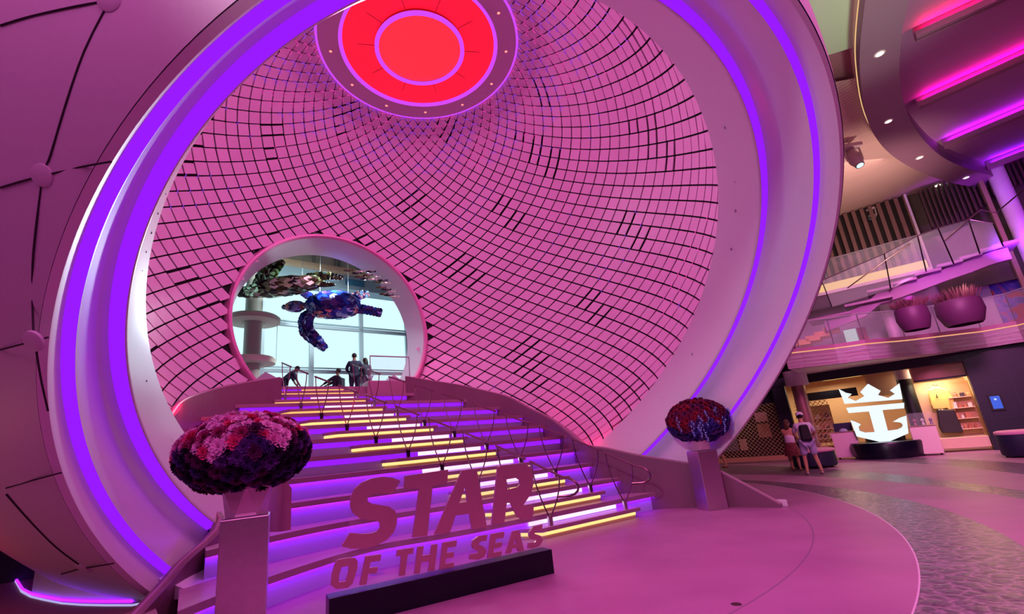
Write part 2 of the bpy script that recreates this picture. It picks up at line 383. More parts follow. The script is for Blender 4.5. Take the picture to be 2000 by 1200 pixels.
# ------------------------------------------------------------------ grand staircase
H2 = .362
VK = [7.55, 8.12, 8.71, 9.34, 10.0, 10.71, 11.47, 12.29, 13.16, 14.1, 15.0]
UL_ = [5.65, 5.27, 4.84, 4.38, 3.92, 3.46, 3.03, 2.64, 2.32, 2.08, 1.95]
UR_ = [7.63, 7.26, 6.83, 6.36, 5.89, 5.42, 4.98, 4.58, 4.24, 4.05, 3.95]
def vcurve(k, u):
    v = VK[k]+.05*(u-4.5)*k/10
    if k == 0:
        if u < 2.6: v -= .20*(2.6-u)**2
        v += .22*math.exp(-((u-2.6)/.9)**2)
    if k == 1:
        if u < 2.2: v -= .16*(2.2-u)**2
        v += .15*math.exp(-((u-2.6)/1.1)**2)
    return v
def par_u(path, v):
    b = min(path, key=lambda p: abs(p.y-v)); return b.x
stairs = thing('grand_staircase', 'wide curved staircase of glowing violet tiers leading up into the dome', 'staircase', uv(4.5, 9))
slab_m = mat('tread_stone', (176, 130, 156), .35, noise=.08, nscale=3)
riser_m = mat('riser_paint', (206, 196, 240), .5)
for k in range(11):
    z = (k+1)*H2; ulo = par_u(PL, VK[k])-.05; uhi = par_u(PR, VK[k])+.05
    if k == 0: ulo, uhi = .0, 8.95
    if k == 1: ulo, uhi = .25, 8.75
    if k >= 9: ulo = 1.6 if k == 10 else .2
    n = 40; us = [ulo+(uhi-ulo)*i/n for i in range(n+1)]
    back = (VK[k+1]+.3) if k < 10 else VK[k]+2.2
    b = MB()
    for i in range(n):
        a, c = us[i], us[i+1]; va, vc = vcurve(k, a), vcurve(k, c)
        b.hexa([uv(a, va, z-.085), uv(c, vc, z-.085), uv(c, back, z-.085), uv(a, back, z-.085)], [uv(a, va, z), uv(c, vc, z), uv(c, back, z), uv(a, back, z)])
    t = b.build('tier', slab_m, stairs)
    b = MB(); s1 = MB()
    for i in range(n):
        a, c = us[i], us[i+1]; va, vc = vcurve(k, a)+.10, vcurve(k, c)+.10; z0 = z-H2
        b.add([uv(a, va, z0), uv(c, vc, z0), uv(c, vc, z-.085), uv(a, va, z-.085)], [(0, 1, 2, 3)])
        if k == 10 and (a > 3.9): continue
        (s1.add([uv(a, va-.012, z-.19), uv(c, vc-.012, z-.19), uv(c, vc-.012, z-.087), uv(a, va-.012, z-.087)], [(0, 1, 2, 3)]) if k >= 4 else None)
        if k < 4: s1.add([uv(a, va-.075, z-.089), uv(c, vc-.075, z-.089), uv(c, vc-.01, z-.091), uv(a, va-.01, z-.091)], [(0, 1, 2, 3)])
    r = b.build('riser', riser_m, t); r.matrix_parent_inverse = Matrix()
    q = s1.build('light_strip', violet_soft if k < 4 else mat('violet_led_high', (10, 0, 20), emit=(.27, .01, 1.0), es=1.25), t)
    # half step inside the handrail flight, warm strip below and white strip above it
    l, rr = UL_[k]-.30, UR_[k]+.30; zh = z-H2/2; vf = VK[k]+.05*(l-4.5)*k/10-.30
    vb = VK[k]+.2
    st = MB().hexa([uv(l+.0, vf, zh-.07), uv(rr, vf+.0, zh-.07), uv(rr, vb, zh-.07), uv(l-.28, vb, zh-.07)], [uv(l, vf, zh), uv(rr, vf, zh), uv(rr, vb, zh), uv(l-.28, vb, zh)]).build('step', slab_m, stairs, bevel=.008)
    ys = MB(); ys.add([uv(l+.06, vf+.06, z-H2), uv(rr-.12, vf+.06, z-H2), uv(rr-.12, vf+.06, zh-.07), uv(l+.06, vf+.06, zh-.07)], [(0, 1, 2, 3)])
    ys.add([uv(l+.06, vf+.06, z-H2), uv(l-.2, vb, z-H2), uv(l-.2, vb, zh-.07), uv(l+.06, vf+.06, zh-.07)], [(0, 1, 2, 3)])
    wm = mat('half_riser', (235, 200, 150), .5)
    ys.build('step_riser', wm, st)
    y2 = MB(); zt = zh-.072; hh = .06
    y2.add([uv(l+.05, vf+.045, zt-hh), uv(rr-.12, vf+.045, zt-hh), uv(rr-.12, vf+.045, zt), uv(l+.05, vf+.045, zt)], [(0, 1, 2, 3)])
    y2.add([uv(l+.05, vf+.045, zt-hh), uv(l-.2, vb-.1, zt-hh), uv(l-.2, vb-.1, zt), uv(l+.05, vf+.045, zt)], [(0, 1, 2, 3)])
    y2.build('light_strip', yellowled if k < 8 else orangeled, st)['label'] = 'warm yellow light strip'
    p = MB(); vv = vcurve(k, (l+rr)/2)+.075
    p.add([uv(l-.02, vv-.1*0, zh+.012), uv(rr-.32, vv, zh+.012), uv(rr-.32, vv, z-.087), uv(l-.02, vv, z-.087)], [(0, 1, 2, 3)])
    p.build('light_strip', pinkled if k < 10 else orangeled, st)['label'] = 'white pink light strip'
# landing floor beyond and its side box
ld = MB().hexa([uv(-8, 15.0, 3.70), uv(12, 15.0, 3.70), uv(12, 25, 3.70), uv(-8, 25, 3.70)], [uv(-8, 15.0, 3.97), uv(12, 15.0, 3.97), uv(12, 25, 3.97), uv(-8, 25, 3.97)])
struct(ld.build('floor_landing', slab_m))
bx = MB().hexa([uv(4.6, 14.75, 3.6), uv(6.0, 14.75, 3.6), uv(6.0, 15.5, 3.6), uv(4.6, 15.5, 3.6)], [uv(4.65, 14.8, 4.14), uv(5.95, 14.8, 4.14), uv(5.95, 15.5, 4.14), uv(4.65, 15.5, 4.14)]).build('landing_bench', slab_m, bevel=.03)
tag(bx, 'low mauve box bench at the top of the stairs right of the flight', 'bench')
# ---- curved parapets
def parapet(path, sgn, name, label, vents, hgt=None):
    t = thing(name, label, 'parapet', uv(path[0].x, path[0].y, 0)); b = MB(); n = len(path)
    inn, out = [], []
    for i, p in enumerate(path):
        d = path[min(i+1, n-1)]-path[max(i-1, 0)]; d.z = 0; d.normalize(); o = Vector((-d.y, d.x, 0))*sgn
        inn.append(p); out.append(Vector((p.x, p.y, p.z))+o*.16)
    for i in range(n-1):
        a, c, e, f = inn[i], inn[i+1], out[i+1], out[i]
        za, zc = 0, 0
        if i < 40 and a.z > 2.6: za = zc = a.z-1.6
        b.hexa([uv(a.x, a.y, za), uv(c.x, c.y, zc), uv(e.x, e.y, zc), uv(f.x, f.y, za)], [uv(a.x, a.y, a.z), uv(c.x, c.y, c.z), uv(e.x, e.y, c.z), uv(f.x, f.y, a.z)])
    b.build('curved_wall', mat('parapet_paint', (132, 90, 112), .4, noise=.05, nscale=3), t)
    # top cap
    MB().tube([uv(p.x*.5+q.x*.5, p.y*.5+q.y*.5, p.z+.005) for p, q in zip(inn, out)], .03, 6).build('top_cap', slab_m, t)
    sm = mat('parapet_joint', (240, 190, 215), .4)
    s = 0
    for i in range(2, n-2):
        s += (inn[i]-inn[i-1]).length
        if s > .55 and i < n-6:
            s = 0; a = inn[i]; o = (inn[i]-out[i]).normalized()*.004; base = uv(a.x+o.x, a.y+o.y, 0)
            MB().tube([base+ZZ*(a.z-.03), base+ZZ*max(0, a.z-.62)], .006, 4).build('panel_joint', sm, t)
    for px, py in vents:
        def pj(p): d = (p-CAM); k = d.dot(_fw); return CX+F_PX*d.dot(_rt)/k
        i = min(range(1, n-1), key=lambda i: abs(pj(uv(inn[i].x, inn[i].y, inn[i].z))-px)+(0 if inn[i].z > .9 else 999))
        a = inn[i]; dd = (inn[i+1]-inn[i-1]); dd.z *= 1; dd = uv(dd.x, dd.y, dd.z).normalized(); oo = (inn[i]-out[i]); oo = uv(oo.x, oo.y, 0).normalized()
        c = uv(a.x, a.y, a.z-.26)+oo*.006; b = MB(); L = []
        for k in range(20):
            an = 2*PI*k/20; x = math.copysign(abs(math.cos(an))**.6, math.cos(an))*.15; y = math.copysign(abs(math.sin(an))**.6, math.sin(an))*.075
            L.append(c+dd*x+ZZ*y)
        b.add([p+oo*.012 for p in L]+[p-oo*.01 for p in L], [tuple(range(20))]+[(i_, (i_+1) % 20, 20+(i_+1) % 20, 20+i_) for i_ in range(20)])
        b.build('wall_vent', mat('vent_dark', (60, 22, 48), .6), t)
    return t
parapet(PR, -1, 'curved_parapet', 'curved mauve parapet wall sweeping down the right side of the stairs', [(835, 763), (960, 786), (1068, 823), (1128, 868)])
parapet(PL, 1, 'curved_parapet', 'curved mauve parapet wall along the left side of the stairs', [(378, 800), (512, 766)])
# light boxes where the right parapet meets the floor
b = MB(); p1, p2, p3, p4 = atz(1320, 980, 0), atz(1350, 992, 0), atz(1352, 985, 0)+NN*.5, atz(1320, 975, 0)+NN*.9
b.hexa([p1, p2, p3, p4], [p+ZZ*.30 for p in (p1, p2, p3, p4)]); tag(b.build('stair_end_block', white_paint, bevel=.01), 'pale block at the right foot of the stairs beside the silver pedestal', 'block')
b = MB(); p1, p2 = atz(1433, 991, 0), atz(1540, 990, 0); p3, p4 = p2+NN*.25, p1+NN*.25
b.hexa([p1, p2, p3, p4], [p+ZZ*.13 for p in (p1, p2, p3, p4)]); tag(b.build('low_plinth', white_paint, bevel=.01), 'low pale plinth at the pointed floor end of the right parapet', 'plinth')
# curved end panel beside the left bouquet
t = thing('curved_end_panel', 'curved glossy mauve end panel standing between left bouquet and violet tiers', 'panel', atz(545, 1035, .7))
b = MB(); n = 12; c0 = atd(524, 1035, 6.3); c1 = atd(568, 1028, 6.3)
pa = []
for i in range(n+1):
    q = i/n; c = c0.lerp(c1, q)+NN*(-.10*math.sin(PI*q)); c.z = c0.z; pa.append(c)
for i in range(n):
    h0 = .62; top0 = .30+.32*math.sin(PI*(i/n)*.5+.9); top1 = .30+.32*math.sin(PI*((i+1)/n)*.5+.9)
    b.hexa([pa[i]-ZZ*.03, pa[i+1]-ZZ*.03, pa[i+1]-ZZ*.03+NN*.05, pa[i]-ZZ*.03+NN*.05], [pa[i]+ZZ*top0, pa[i+1]+ZZ*top1, pa[i+1]+ZZ*top1+NN*.05, pa[i]+ZZ*top0+NN*.05])
b.build('panel', mat('end_panel', (185, 120, 150), .2, coat=.5), t, smooth=True)
# ---- handrails
RP_L = [uv(UL_[k], VK[k]-.17, (k+.5)*H2) for k in range(10)]
RP_R = [uv(UR_[k], VK[k]-.17, (k+.5)*H2) for k in range(10)]
def handrail(base, up, label, group, loop=False, loopside=1):
    # base point, unit vector up the flight (with slope)
    t = thing('handrail', label, 'handrail', base, group)
    MB().hexa([base+UU*x+NN*y for x, y in ((-.035, -.03), (.035, -.03), (.035, .03), (-.035, .03))], [base+UU*x+NN*y+ZZ*.16 for x, y in ((-.05, -.02), (.05, -.02), (.05, .02), (-.05, .02))]).build('base_bracket', chrome if not loop else brushed, t)
    hor = Vector((up.x, up.y, 0)).normalized(); sl = up.z/max(1e-6, Vector((up.x, up.y)).length)
    for s, L in ((-.27, .98), (.25, .98)):
        pts = []
        for i in range(7):
            q = i/6; pts.append(base+ZZ*(.12+(L-.12)*q+s*sl*q)+hor*(s*(1-(1-q)**1.8)))
        MB().tube(pts, .013, 6).build('arm', bronze, t, smooth=True)
    a = base+ZZ*(1.0+.28*sl)+hor*.28; c = base+ZZ*(1.0-.33*sl)-hor*.33
    pts = [a, c]
    if loop:
        q = c-hor*.10
        for i in range(1, 9):
            an = PI*i/8; pts.append(c-hor*.28*math.sin(an)-ZZ*(.17*(1-math.cos(an))+.10*math.sin(an)*.3))
        pts.append(pts[-1]+hor*.12)
    MB().tube(pts, .022, 8).build('top_rail', bronze, t, smooth=True)
    return t
def dirv(A, i):
    d = (A[min(i+1, 9)]-A[max(i-1, 0)]); return d.normalized()
pos_words = ['lowest', 'second lowest', 'third lowest', 'fourth from the bottom', 'fifth from the bottom', 'sixth from the bottom', 'seventh from the bottom', 'third from the top', 'second from the top', 'topmost']
for k in range(10):
    lab = f'dark bronze V-shaped handrail on the left edge of the lit flight, {pos_words[k]}'
    handrail(RP_L[k], dirv(RP_L, k), lab, 'handrails along the lit flight', loop=(k == 0))
    handrail(RP_R[k], dirv(RP_R, k), f'dark bronze V-shaped handrail on the right edge of the lit flight, {pos_words[k]}', 'handrails along the lit flight', loop=(k == 0))
# handrails standing on the wide right part of the tiers
for i, (px, py, k) in enumerate(((1237, 996, 0),)): pass
# ------------------------------------------------------------------ letter sign
E0 = Vector((-2.04, 5.36, 0)); E1 = Vector((.38, 6.70, 0)); ED = (E1-E0).normalized(); EN = Vector((-ED.y, ED.x, 0))
sign = thing('letter_sign', 'free-standing acrylic sign reading STAR OF THE SEAS on a dark plinth', 'sign', (E0+E1)/2)
MB().hexa([E0, E1, E1+EN*.24, E0+EN*.24], [p+ZZ*.285 for p in (E0, E1, E1+EN*.24, E0+EN*.24)]).build('plinth', navy, sign, bevel=.006)
def plate(outer, holes, P, n, thick, m, name, parent, toworld):
    from mathutils.geometry import tessellate_polygon
    n = Vector(n).normalized(); loops = [[toworld(p) for p in l] for l in [outer]+holes]; allp = [p for l in loops for p in l]
    tris = tessellate_polygon(loops); N_ = len(allp); b = MB()
    f = [tuple(t) for t in tris]+[tuple(i+N_ for i in reversed(t)) for t in tris]; k = 0
    for l in loops:
        for i in range(len(l)): j = (i+1) % len(l); f.append((k+i, k+j, N_+k+j, N_+k+i))
        k += len(l)
    b.add(allp+[p+n*thick for p in allp], f); o = b.build(name, m, parent)
    return o
SP = E0+EN*.10
def c8(p): return atp(320+p[0]/2.5, 780+p[1]/2.5, SP, EN)
def c5(p): return atp(500+p[0]/3.75, 880+p[1]/3.75, SP, EN)
def c7(p): return atp(480+p[0]/2.439, 700+p[1]/2.439, SP, EN)
letters = [
 (c5, [(1060,225),(1000,200),(930,193),(850,205),(780,235),(720,285),(692,350),(690,410),(710,460),(760,500),(830,512),(880,514),(905,532),(908,565),(890,593),(850,608),(780,614),(690,605),(625,705),(700,722),(790,722),(880,700),(960,655),(1010,600),(1032,540),(1035,490),(1020,445),(975,412),(900,400),(845,390),(818,370),(820,342),(850,325),(920,313),(1000,320)], []),
 (c5, [(1090,188),(1408,142),(1402,232),(1295,262),(1255,628),(1145,640),(1195,278),(1082,282)], []),
 (c8, [(1320,662),(1455,350),(1528,341),(1578,628),(1505,637),(1492,560),(1425,570),(1397,652)], [[(1443,508),(1482,502),(1472,425)]]),
 (c7, [(1200,522),(1215,512),(1330,505),(1358,520),(1370,560),(1370,600),(1360,645),(1330,690),(1322,702),(1372,706),(1370,748),(1355,768),(1325,772),(1295,758),(1275,720),(1262,690),(1244,690),(1232,785),(1172,792)], [[(1242,578),(1290,570),(1304,580),(1306,600),(1296,615),(1248,628)]]),
 (c8, [(850,785),(900,776),(935,776),(947,792),(945,830),(922,900),(898,923),(840,928),(815,908),(820,860),(835,805)], [[(868,822),(904,815),(900,850),(888,890),(855,895),(856,860)]]),
 (c8, [(985,768),(1062,758),(1058,790),(1010,797),(1004,825),(1045,820),(1040,850),(998,855),(990,905),(955,910)], []),
 (c8, [(1140,738),(1222,725),(1218,755),(1192,760),(1178,860),(1148,865),(1160,765),(1136,770)], []),
 (c8, [(1240,722),(1270,718),(1262,765),(1300,760),(1308,712),(1338,708),(1322,838),(1290,842),(1297,792),(1258,797),(1250,850),(1222,855)], []),
 (c8, [(1362,702),(1432,690),(1428,720),(1386,727),(1382,752),(1418,747),(1414,775),(1378,780),(1374,805),(1418,798),(1414,824),(1345,834)], []),
 (c8, [(1508,692),(1535,670),(1582,663),(1575,692),(1545,697),(1537,710),(1560,720),(1578,742),(1565,772),(1535,785),(1490,783),(1496,757),(1530,755),(1538,745),(1512,732),(1503,712)], []),
 (c8, [(1597,660),(1664,648),(1660,677),(1622,684),(1617,705),(1654,699),(1649,724),(1613,730),(1609,750),(1652,744),(1647,768),(1580,778)], []),
 (c8, [(1668,756),(1703,646),(1735,640),(1760,740),(1732,745),(1728,727),(1702,731),(1695,751)], [[(1708,708),(1724,706),(1719,680)]]),
 (c8, [(1785,650),(1805,622),(1850,613),(1846,640),(1815,647),(1810,658),(1838,667),(1852,690),(1835,718),(1800,731),(1776,727),(1782,703),(1812,701),(1822,690),(1795,682),(1783,668)], []),
]
for (f, o_, h_), nm in zip(letters, ['S','T','A','R','O','F','T','H','E','S','E','A','S']):
    plate(o_, h_, SP, EN, .03, letter_m, 'letter_'+nm.lower(), sign, f)
SP = E0+EN*.135
plate([(868,742),(870,725),(905,610),(908,480),(960,400),(1080,372),(1160,385),(1172,366),(1375,342),(1450,335),(1545,325),(1598,340),(1608,318),(1740,306),(1800,315),(1818,400),(1812,520),(1812,590),(1850,592),(1868,620),(1866,745),(795,950),(800,880),(830,770)], [], SP, EN, .02, acrylic, 'acrylic_sheet', sign, c8)
# ------------------------------------------------------------------ pedestals, vases, bouquets
def pedestal(c, ax, w_, h, label):
    t = thing('display_pedestal', label, 'pedestal', c)
    ay = Vector((-ax.y, ax.x, 0)); cs = [(-1, -1), (1, -1), (1, 1), (-1, 1)]
    MB().hexa([c+ax*x*w_/2+ay*y*w_/2 for x, y in cs], [c+ax*x*w_/2+ay*y*w_/2+ZZ*h for x, y in cs]).build('column', brushed, t, bevel=.006)
    MB().hexa([c+ax*x*(w_/2-.01)+ay*y*(w_/2-.01)+ZZ*h for x, y in cs], [c+ax*x*(w_/2-.01)+ay*y*(w_/2-.01)+ZZ*(h+.012) for x, y in cs]).build('top_plate', chrome, t)
    return t
def vase(c, ax, label):
    ay = Vector((-ax.y, ax.x, 0)); b = MB(); rings = []
    for z, r, rot in ((0, .20, 0), (.30, .27, PI/6), (.36, .25, PI/6)):
        rings.append([c+(ax*math.cos(2*PI*k/6+rot)+ay*math.sin(2*PI*k/6+rot))*r+ZZ*z for k in range(6)])
    V = rings[0]+rings[1]+rings[2]; f = [(5, 4, 3, 2, 1, 0), (12, 13, 14, 15, 16, 17)]
    for k in range(6):
        j = (k+1) % 6; f += [(k, j, 6+k), (j, 6+j, 6+k), (6+k, 6+j, 12+j, 12+k)]
    b.add(V, f); o = b.build('faceted_vase', mat('vase_pearl', (205, 175, 195), .22, .35), None); tag(o, label, 'vase'); return o
def blossom(r, seed, cols):
    rg = random.Random(seed); b = MB()
    for layer, (rr, zz, tilt) in enumerate(((1.0, 0, .25), (.85, .18, .5), (.65, .36, .8), (.42, .5, 1.1), (.2, .56, 1.3))):
        n = 9-layer; a0 = rg.random()*6
        b.use(cols[layer % len(cols)])
        for k in range(n):
            a = a0+2*PI*k/n; d = Vector((math.cos(a), math.sin(a), 0)); s = Vector((-d.y, d.x, 0)); L = r*rr; wv = r*rr*.42
            tip = d*L*math.cos(tilt*.8)+ZZ*(zz*r+L*math.sin(tilt)*.6+rg.uniform(-.06, .06)*r); base = ZZ*(zz*r*.7)
            m_ = (tip+base)/2
            b.add([base, m_-s*wv+ZZ*.05*r, tip-s*wv*.55+ZZ*rg.uniform(-.1, .1)*r, tip+d*.08*r, tip+s*wv*.55+ZZ*rg.uniform(-.1, .1)*r, m_+s*wv+ZZ*.05*r], [(0, 1, 2, 3), (0, 3, 4, 5)])
    me = b.build('flower', None).data; return me
def fm(name, rgb=(100, 60, 120)): return mat(name, rgb, .7, spec=.2, noise=.15, nscale=40)
def bouquet(c, rad, palette, label, seed, orchids=0):
    t = thing('flower_bouquet', label, 'flowers', c-ZZ*rad[2]*.9)
    MB().blob(c, [x*.86 for x in rad], 24, 14).build('leafy_core', mat('bouquet_core', (26, 14, 34), .9), t, smooth=True)['kind'] = 'stuff'
    protos = {}
    for zone, cols in palette.items():
        protos[zone] = []
        for i in range(len(cols)):
            me = blossom(1, seed*50+len(protos)*7+i, [cols[i]]); protos[zone].append(me)
    for o in [o for o in COL.objects if o.name.startswith('flower') and o.type == 'MESH' and not o.parent and 'label' not in o]: bpy.data.objects.remove(o)
    rg = random.Random(seed); N_ = 330; pts = []
    for i in range(N_):
        zc = 1-2*(i+.5)/N_; a = i*2.39996; rxy = math.sqrt(1-zc*zc); d = Vector((rxy*math.cos(a), rxy*math.sin(a), zc))
        pts.append(d)
    tocam = (CAM-c).normalized()
    pts.sort(key=lambda d: -d.dot(tocam))
    rest = MB(); rest_m = None
    for i, d in enumerate(pts):
        p = c+Vector((d.x*rad[0]*.9, d.y*rad[1]*.9, d.z*rad[2]*.9))
        nrm = Vector((d.x/rad[0], d.y/rad[1], d.z/rad[2])).normalized()
        jit = d.z+.35*math.sin(3.1*d.x*2+seed)*math.cos(2.3*d.y*2)+rg.uniform(-.15, .15)+.15*(-d.x)
        zone = 'top' if jit > -.02 else 'low'
        me = rg.choice(protos[zone]); s_ = rg.uniform(.075, .112)*1.0
        q = nrm.to_track_quat('Z', 'Y').to_matrix().to_4x4() @ Matrix.Rotation(rg.random()*6, 4, 'Z')
        M_ = Matrix.Translation(p) @ q @ Matrix.Scale(s_, 4)
        if i < 98:
            o = bpy.data.objects.new('flower', me); COL.objects.link(o); o.parent = t; o.matrix_parent_inverse = t.matrix_basis.inverted(); o.matrix_basis = M_
        else:
            rest.use(me.materials[0]); rest.add([M_ @ v.co for v in me.vertices], [tuple(pl.vertices) for pl in me.polygons])
    o = rest.build('flower_mass', None, t); o['kind'] = 'stuff'
    for i in range(orchids):
        a = rg.uniform(-2.6, .6)+0; 
        d = Vector((math.cos(a), math.sin(a), rg.uniform(-.55, .6))).normalized(); p = c+Vector((d.x*rad[0], d.y*rad[1], d.z*rad[2]))*1.02
        b = MB()
        for k in range(7):
            q = p+ZZ*(-.045*k)+d*(.02+.025*math.sin(k))+Vector((rg.uniform(-.03, .03), rg.uniform(-.03, .03), 0))
            for j in range(5):
                an = 2*PI*j/5+k; e = (UU*math.cos(an)+ZZ*math.sin(an)); 
                b.add([q, q+e*.022+UU*math.sin(an)*-.012, q+e*.045, q+e*.022+UU*math.sin(an)*.012-NN*.01], [(0, 1, 2, 3)])
            b.tube([q, q+ZZ*.045], .004, 3)
        b.build('orchid_sprig', fm('orchid_blue', (150, 170, 235)), t)
    return t
axl = Vector((.905, .425, 0)).normalized(); _ay = Vector((-axl.y, axl.x, 0)); pl_c = atz(430, 1016, 1.19)+axl*.22+_ay*.22; pl_c.z = 0
pedestal(pl_c, axl, .44, 1.178, 'tall brushed steel pedestal in the left foreground holding the pink bouquet')
vase(pl_c+ZZ*1.19, axl, 'faceted pearl vase on the near left pedestal')
bc = atd(478, 884, (Vector((pl_c.x, pl_c.y, 1.8))-CAM).dot(_fw))
_q = (bc-CAM).dot(_fw)/F_PX
bouquet(bc, (124*_q, 112*_q, 74*_q), {'top': [fm('petal_pink', (238, 150, 206)), fm('petal_rose', (226, 70, 130)), fm('petal_pale', (248, 184, 226)), fm('petal_pale'), fm('petal_magenta', (160, 44, 104))],
   'low': [fm('petal_purple', (92, 54, 130)), fm('petal_indigo', (64, 44, 110)), fm('petal_plum', (90, 30, 84)), fm('petal_dark', (34, 20, 50))]},
   'large round bouquet, pink above and dark purple below, on the near left pedestal', 5)
pr_c = Vector((4.02, 10.52, 0)); axr = Vector((.97, .18, 0)).normalized()
pedestal(pr_c, axr, .44, 1.17, 'brushed steel pedestal with a pink-lit side beside the right end of the stairs')
vase(pr_c+ZZ*1.185, axr, 'faceted pearl vase on the far right pedestal')
bc = atd(1362, 822, (Vector((pr_c.x, pr_c.y, 1.8))-CAM).dot(_fw))
bouquet(bc, (.66, .62, .46), {'top': [fm('petal_wine', (120, 24, 70)), fm('petal_crimson', (140, 20, 50)), fm('petal_plum2', (96, 30, 80))], 'low': [fm('petal_blue', (60, 50, 140)), fm('petal_indigo'), fm('petal_purple')]},
   'round bouquet of wine red and blue flowers with pale sprigs on the far right pedestal', 9, orchids=16)
# ------------------------------------------------------------------ floor
def floor_mat():
    m = bpy.data.materials.new('stone_floor'); m.use_nodes = True; nt = m.node_tree; L = nt.links; b = nt.nodes['Principled BSDF']
    g = nt.nodes.new('ShaderNodeNewGeometry')
    def node(t, **k):
        n = nt.nodes.new(t)
        for a, v in k.items(): setattr(n, a, v)
        return n
    def dist(x, y):
        d = node('ShaderNodeVectorMath', operation='DISTANCE'); L.new(g.outputs['Position'], d.inputs[0]); d.inputs[1].default_value = (x, y, 0); return d.outputs['Value']
    def lt(a, v):
        n = node('ShaderNodeMath', operation='LESS_THAN'); L.new(a, n.inputs[0]); n.inputs[1].default_value = v; return n.outputs[0]
    def op(o_, a, bq):
        n = node('ShaderNodeMath', operation=o_); L.new(a, n.inputs[0])
        if isinstance(bq, (int, float)): n.inputs[1].default_value = bq
        else: L.new(bq, n.inputs[1])
        return n.outputs[0]
    def inv(a):
        n = node('ShaderNodeMath', operation='SUBTRACT'); n.inputs[0].default_value = 1; L.new(a, n.inputs[1]); return n.outputs[0]
    a1 = lt(dist(-5.70, 13.21), 12.46); a2 = lt(dist(-3.47, 12.02), 10.95); b1 = lt(dist(-3.5, 12.0), 12.35); b2 = lt(dist(-14.58, 16.1), 24.66); b3 = lt(dist(-7.6, 18.18), 20.0); b4 = lt(dist(-7.6, 18.18), 21.3)
    dark = op('MAXIMUM', op('MAXIMUM', op('MULTIPLY', inv(a1), a2), op('MULTIPLY', op('MULTIPLY', inv(b1), inv(a1)), b2)), op('MULTIPLY', inv(b3), b4))
    ds = dist(-3.70, 12.16); seam = op('MULTIPLY', lt(ds, 9.215), inv(lt(ds, 9.197)))
    edge = op('MULTIPLY', lt(dist(-5.70, 13.21), 12.475), inv(a1))
    n1 = node('ShaderNodeTexNoise'); n1.inputs['Scale'].default_value = .9; n1.inputs['Detail'].default_value = 6; L.new(g.outputs['Position'], n1.inputs['Vector'])
    r1 = node('ShaderNodeValToRGB'); r1.color_ramp.elements[0].position = .3; r1.color_ramp.elements[1].position = .7
    r1.color_ramp.elements[0].color = (*lin((154, 100, 140)), 1); r1.color_ramp.elements[1].color = (*lin((172, 118, 156)), 1); L.new(n1.outputs['Fac'], r1.inputs[0])
    vo = node('ShaderNodeTexVoronoi', feature='DISTANCE_TO_EDGE'); vo.inputs['Scale'].default_value = 7; 
    wz = node('ShaderNodeTexNoise'); wz.inputs['Scale'].default_value = 9; wz.inputs['Detail'].default_value = 4; L.new(g.outputs['Position'], wz.inputs['Vector'])
    mixv = node('ShaderNodeMix', data_type='VECTOR'); mixv.inputs['Factor'].default_value = .12; L.new(g.outputs['Position'], mixv.inputs['A']); L.new(wz.outputs['Color'], mixv.inputs['B']); L.new(mixv.outputs['Result'], vo.inputs['Vector'])
    r2 = node('ShaderNodeValToRGB'); r2.color_ramp.elements[0].position = .0; r2.color_ramp.elements[1].position = .16
    r2.color_ramp.elements[0].color = (*lin((146, 112, 140)), 1); r2.color_ramp.elements[1].color = (*lin((98, 74, 100)), 1); L.new(vo.outputs['Distance'], r2.inputs[0])
    n3 = node('ShaderNodeTexNoise'); n3.inputs['Scale'].default_value = 22; n3.inputs['Detail'].default_value = 6; L.new(g.outputs['Position'], n3.inputs['Vector'])
    r3 = node('ShaderNodeValToRGB'); r3.color_ramp.elements[0].position = .4; r3.color_ramp.elements[1].position = .62; r3.color_ramp.elements[0].color = (.62, .62, .62, 1); r3.color_ramp.elements[1].color = (1.25, 1.25, 1.25, 1); L.new(n3.outputs['Fac'], r3.inputs[0])
    mm = node('ShaderNodeMix', data_type='RGBA', blend_type='MULTIPLY'); mm.inputs['Factor'].default_value = 1; L.new(r2.outputs[0], mm.inputs['A']); L.new(r3.outputs[0], mm.inputs['B'])
    m1 = node('ShaderNodeMix', data_type='RGBA'); L.new(dark, m1.inputs['Factor']); L.new(r1.outputs[0], m1.inputs['A']); L.new(mm.outputs['Result'], m1.inputs['B'])
    m2 = node('ShaderNodeMix', data_type='RGBA'); L.new(seam, m2.inputs['Factor']); L.new(m1.outputs['Result'], m2.inputs['A']); m2.inputs['B'].default_value = (*lin((130, 100, 125)), 1)
    m3 = node('ShaderNodeMix', data_type='RGBA'); L.new(edge, m3.inputs['Factor']); L.new(m2.outputs['Result'], m3.inputs['A']); m3.inputs['B'].default_value = (*lin((220, 190, 215)), 1)
    L.new(m3.outputs['Result'], b.inputs['Base Color'])
    rr = node('ShaderNodeMapRange'); L.new(dark, rr.inputs['Value']); rr.inputs['To Min'].default_value = .45; rr.inputs['To Max'].default_value = .30; L.new(rr.outputs['Result'], b.inputs['Roughness'])
    bp = node('ShaderNodeBump'); bp.inputs['Distance'].default_value = .01; L.new(op('MULTIPLY', dark, .9), bp.inputs['Strength']); L.new(vo.outputs['Distance'], bp.inputs['Height']); L.new(bp.outputs['Normal'], b.inputs['Normal'])
    return m
MB().add([(-20, -9, 0), (32, -9, 0), (32, 36, 0), (-20, 36, 0), (-20, -9, -.2), (32, -9, -.2), (32, 36, -.2), (-20, 36, -.2)], [(0, 1, 2, 3), (7, 6, 5, 4), (0, 4, 5, 1), (1, 5, 6, 2), (2, 6, 7, 3), (3, 7, 4, 0)])
fl = MB().prism([(-20, -9), (32, -9), (32, 36), (-20, 36)], -.2, 0).build('floor', floor_mat()); struct(fl)
c = atz(1438, 1181, 0)
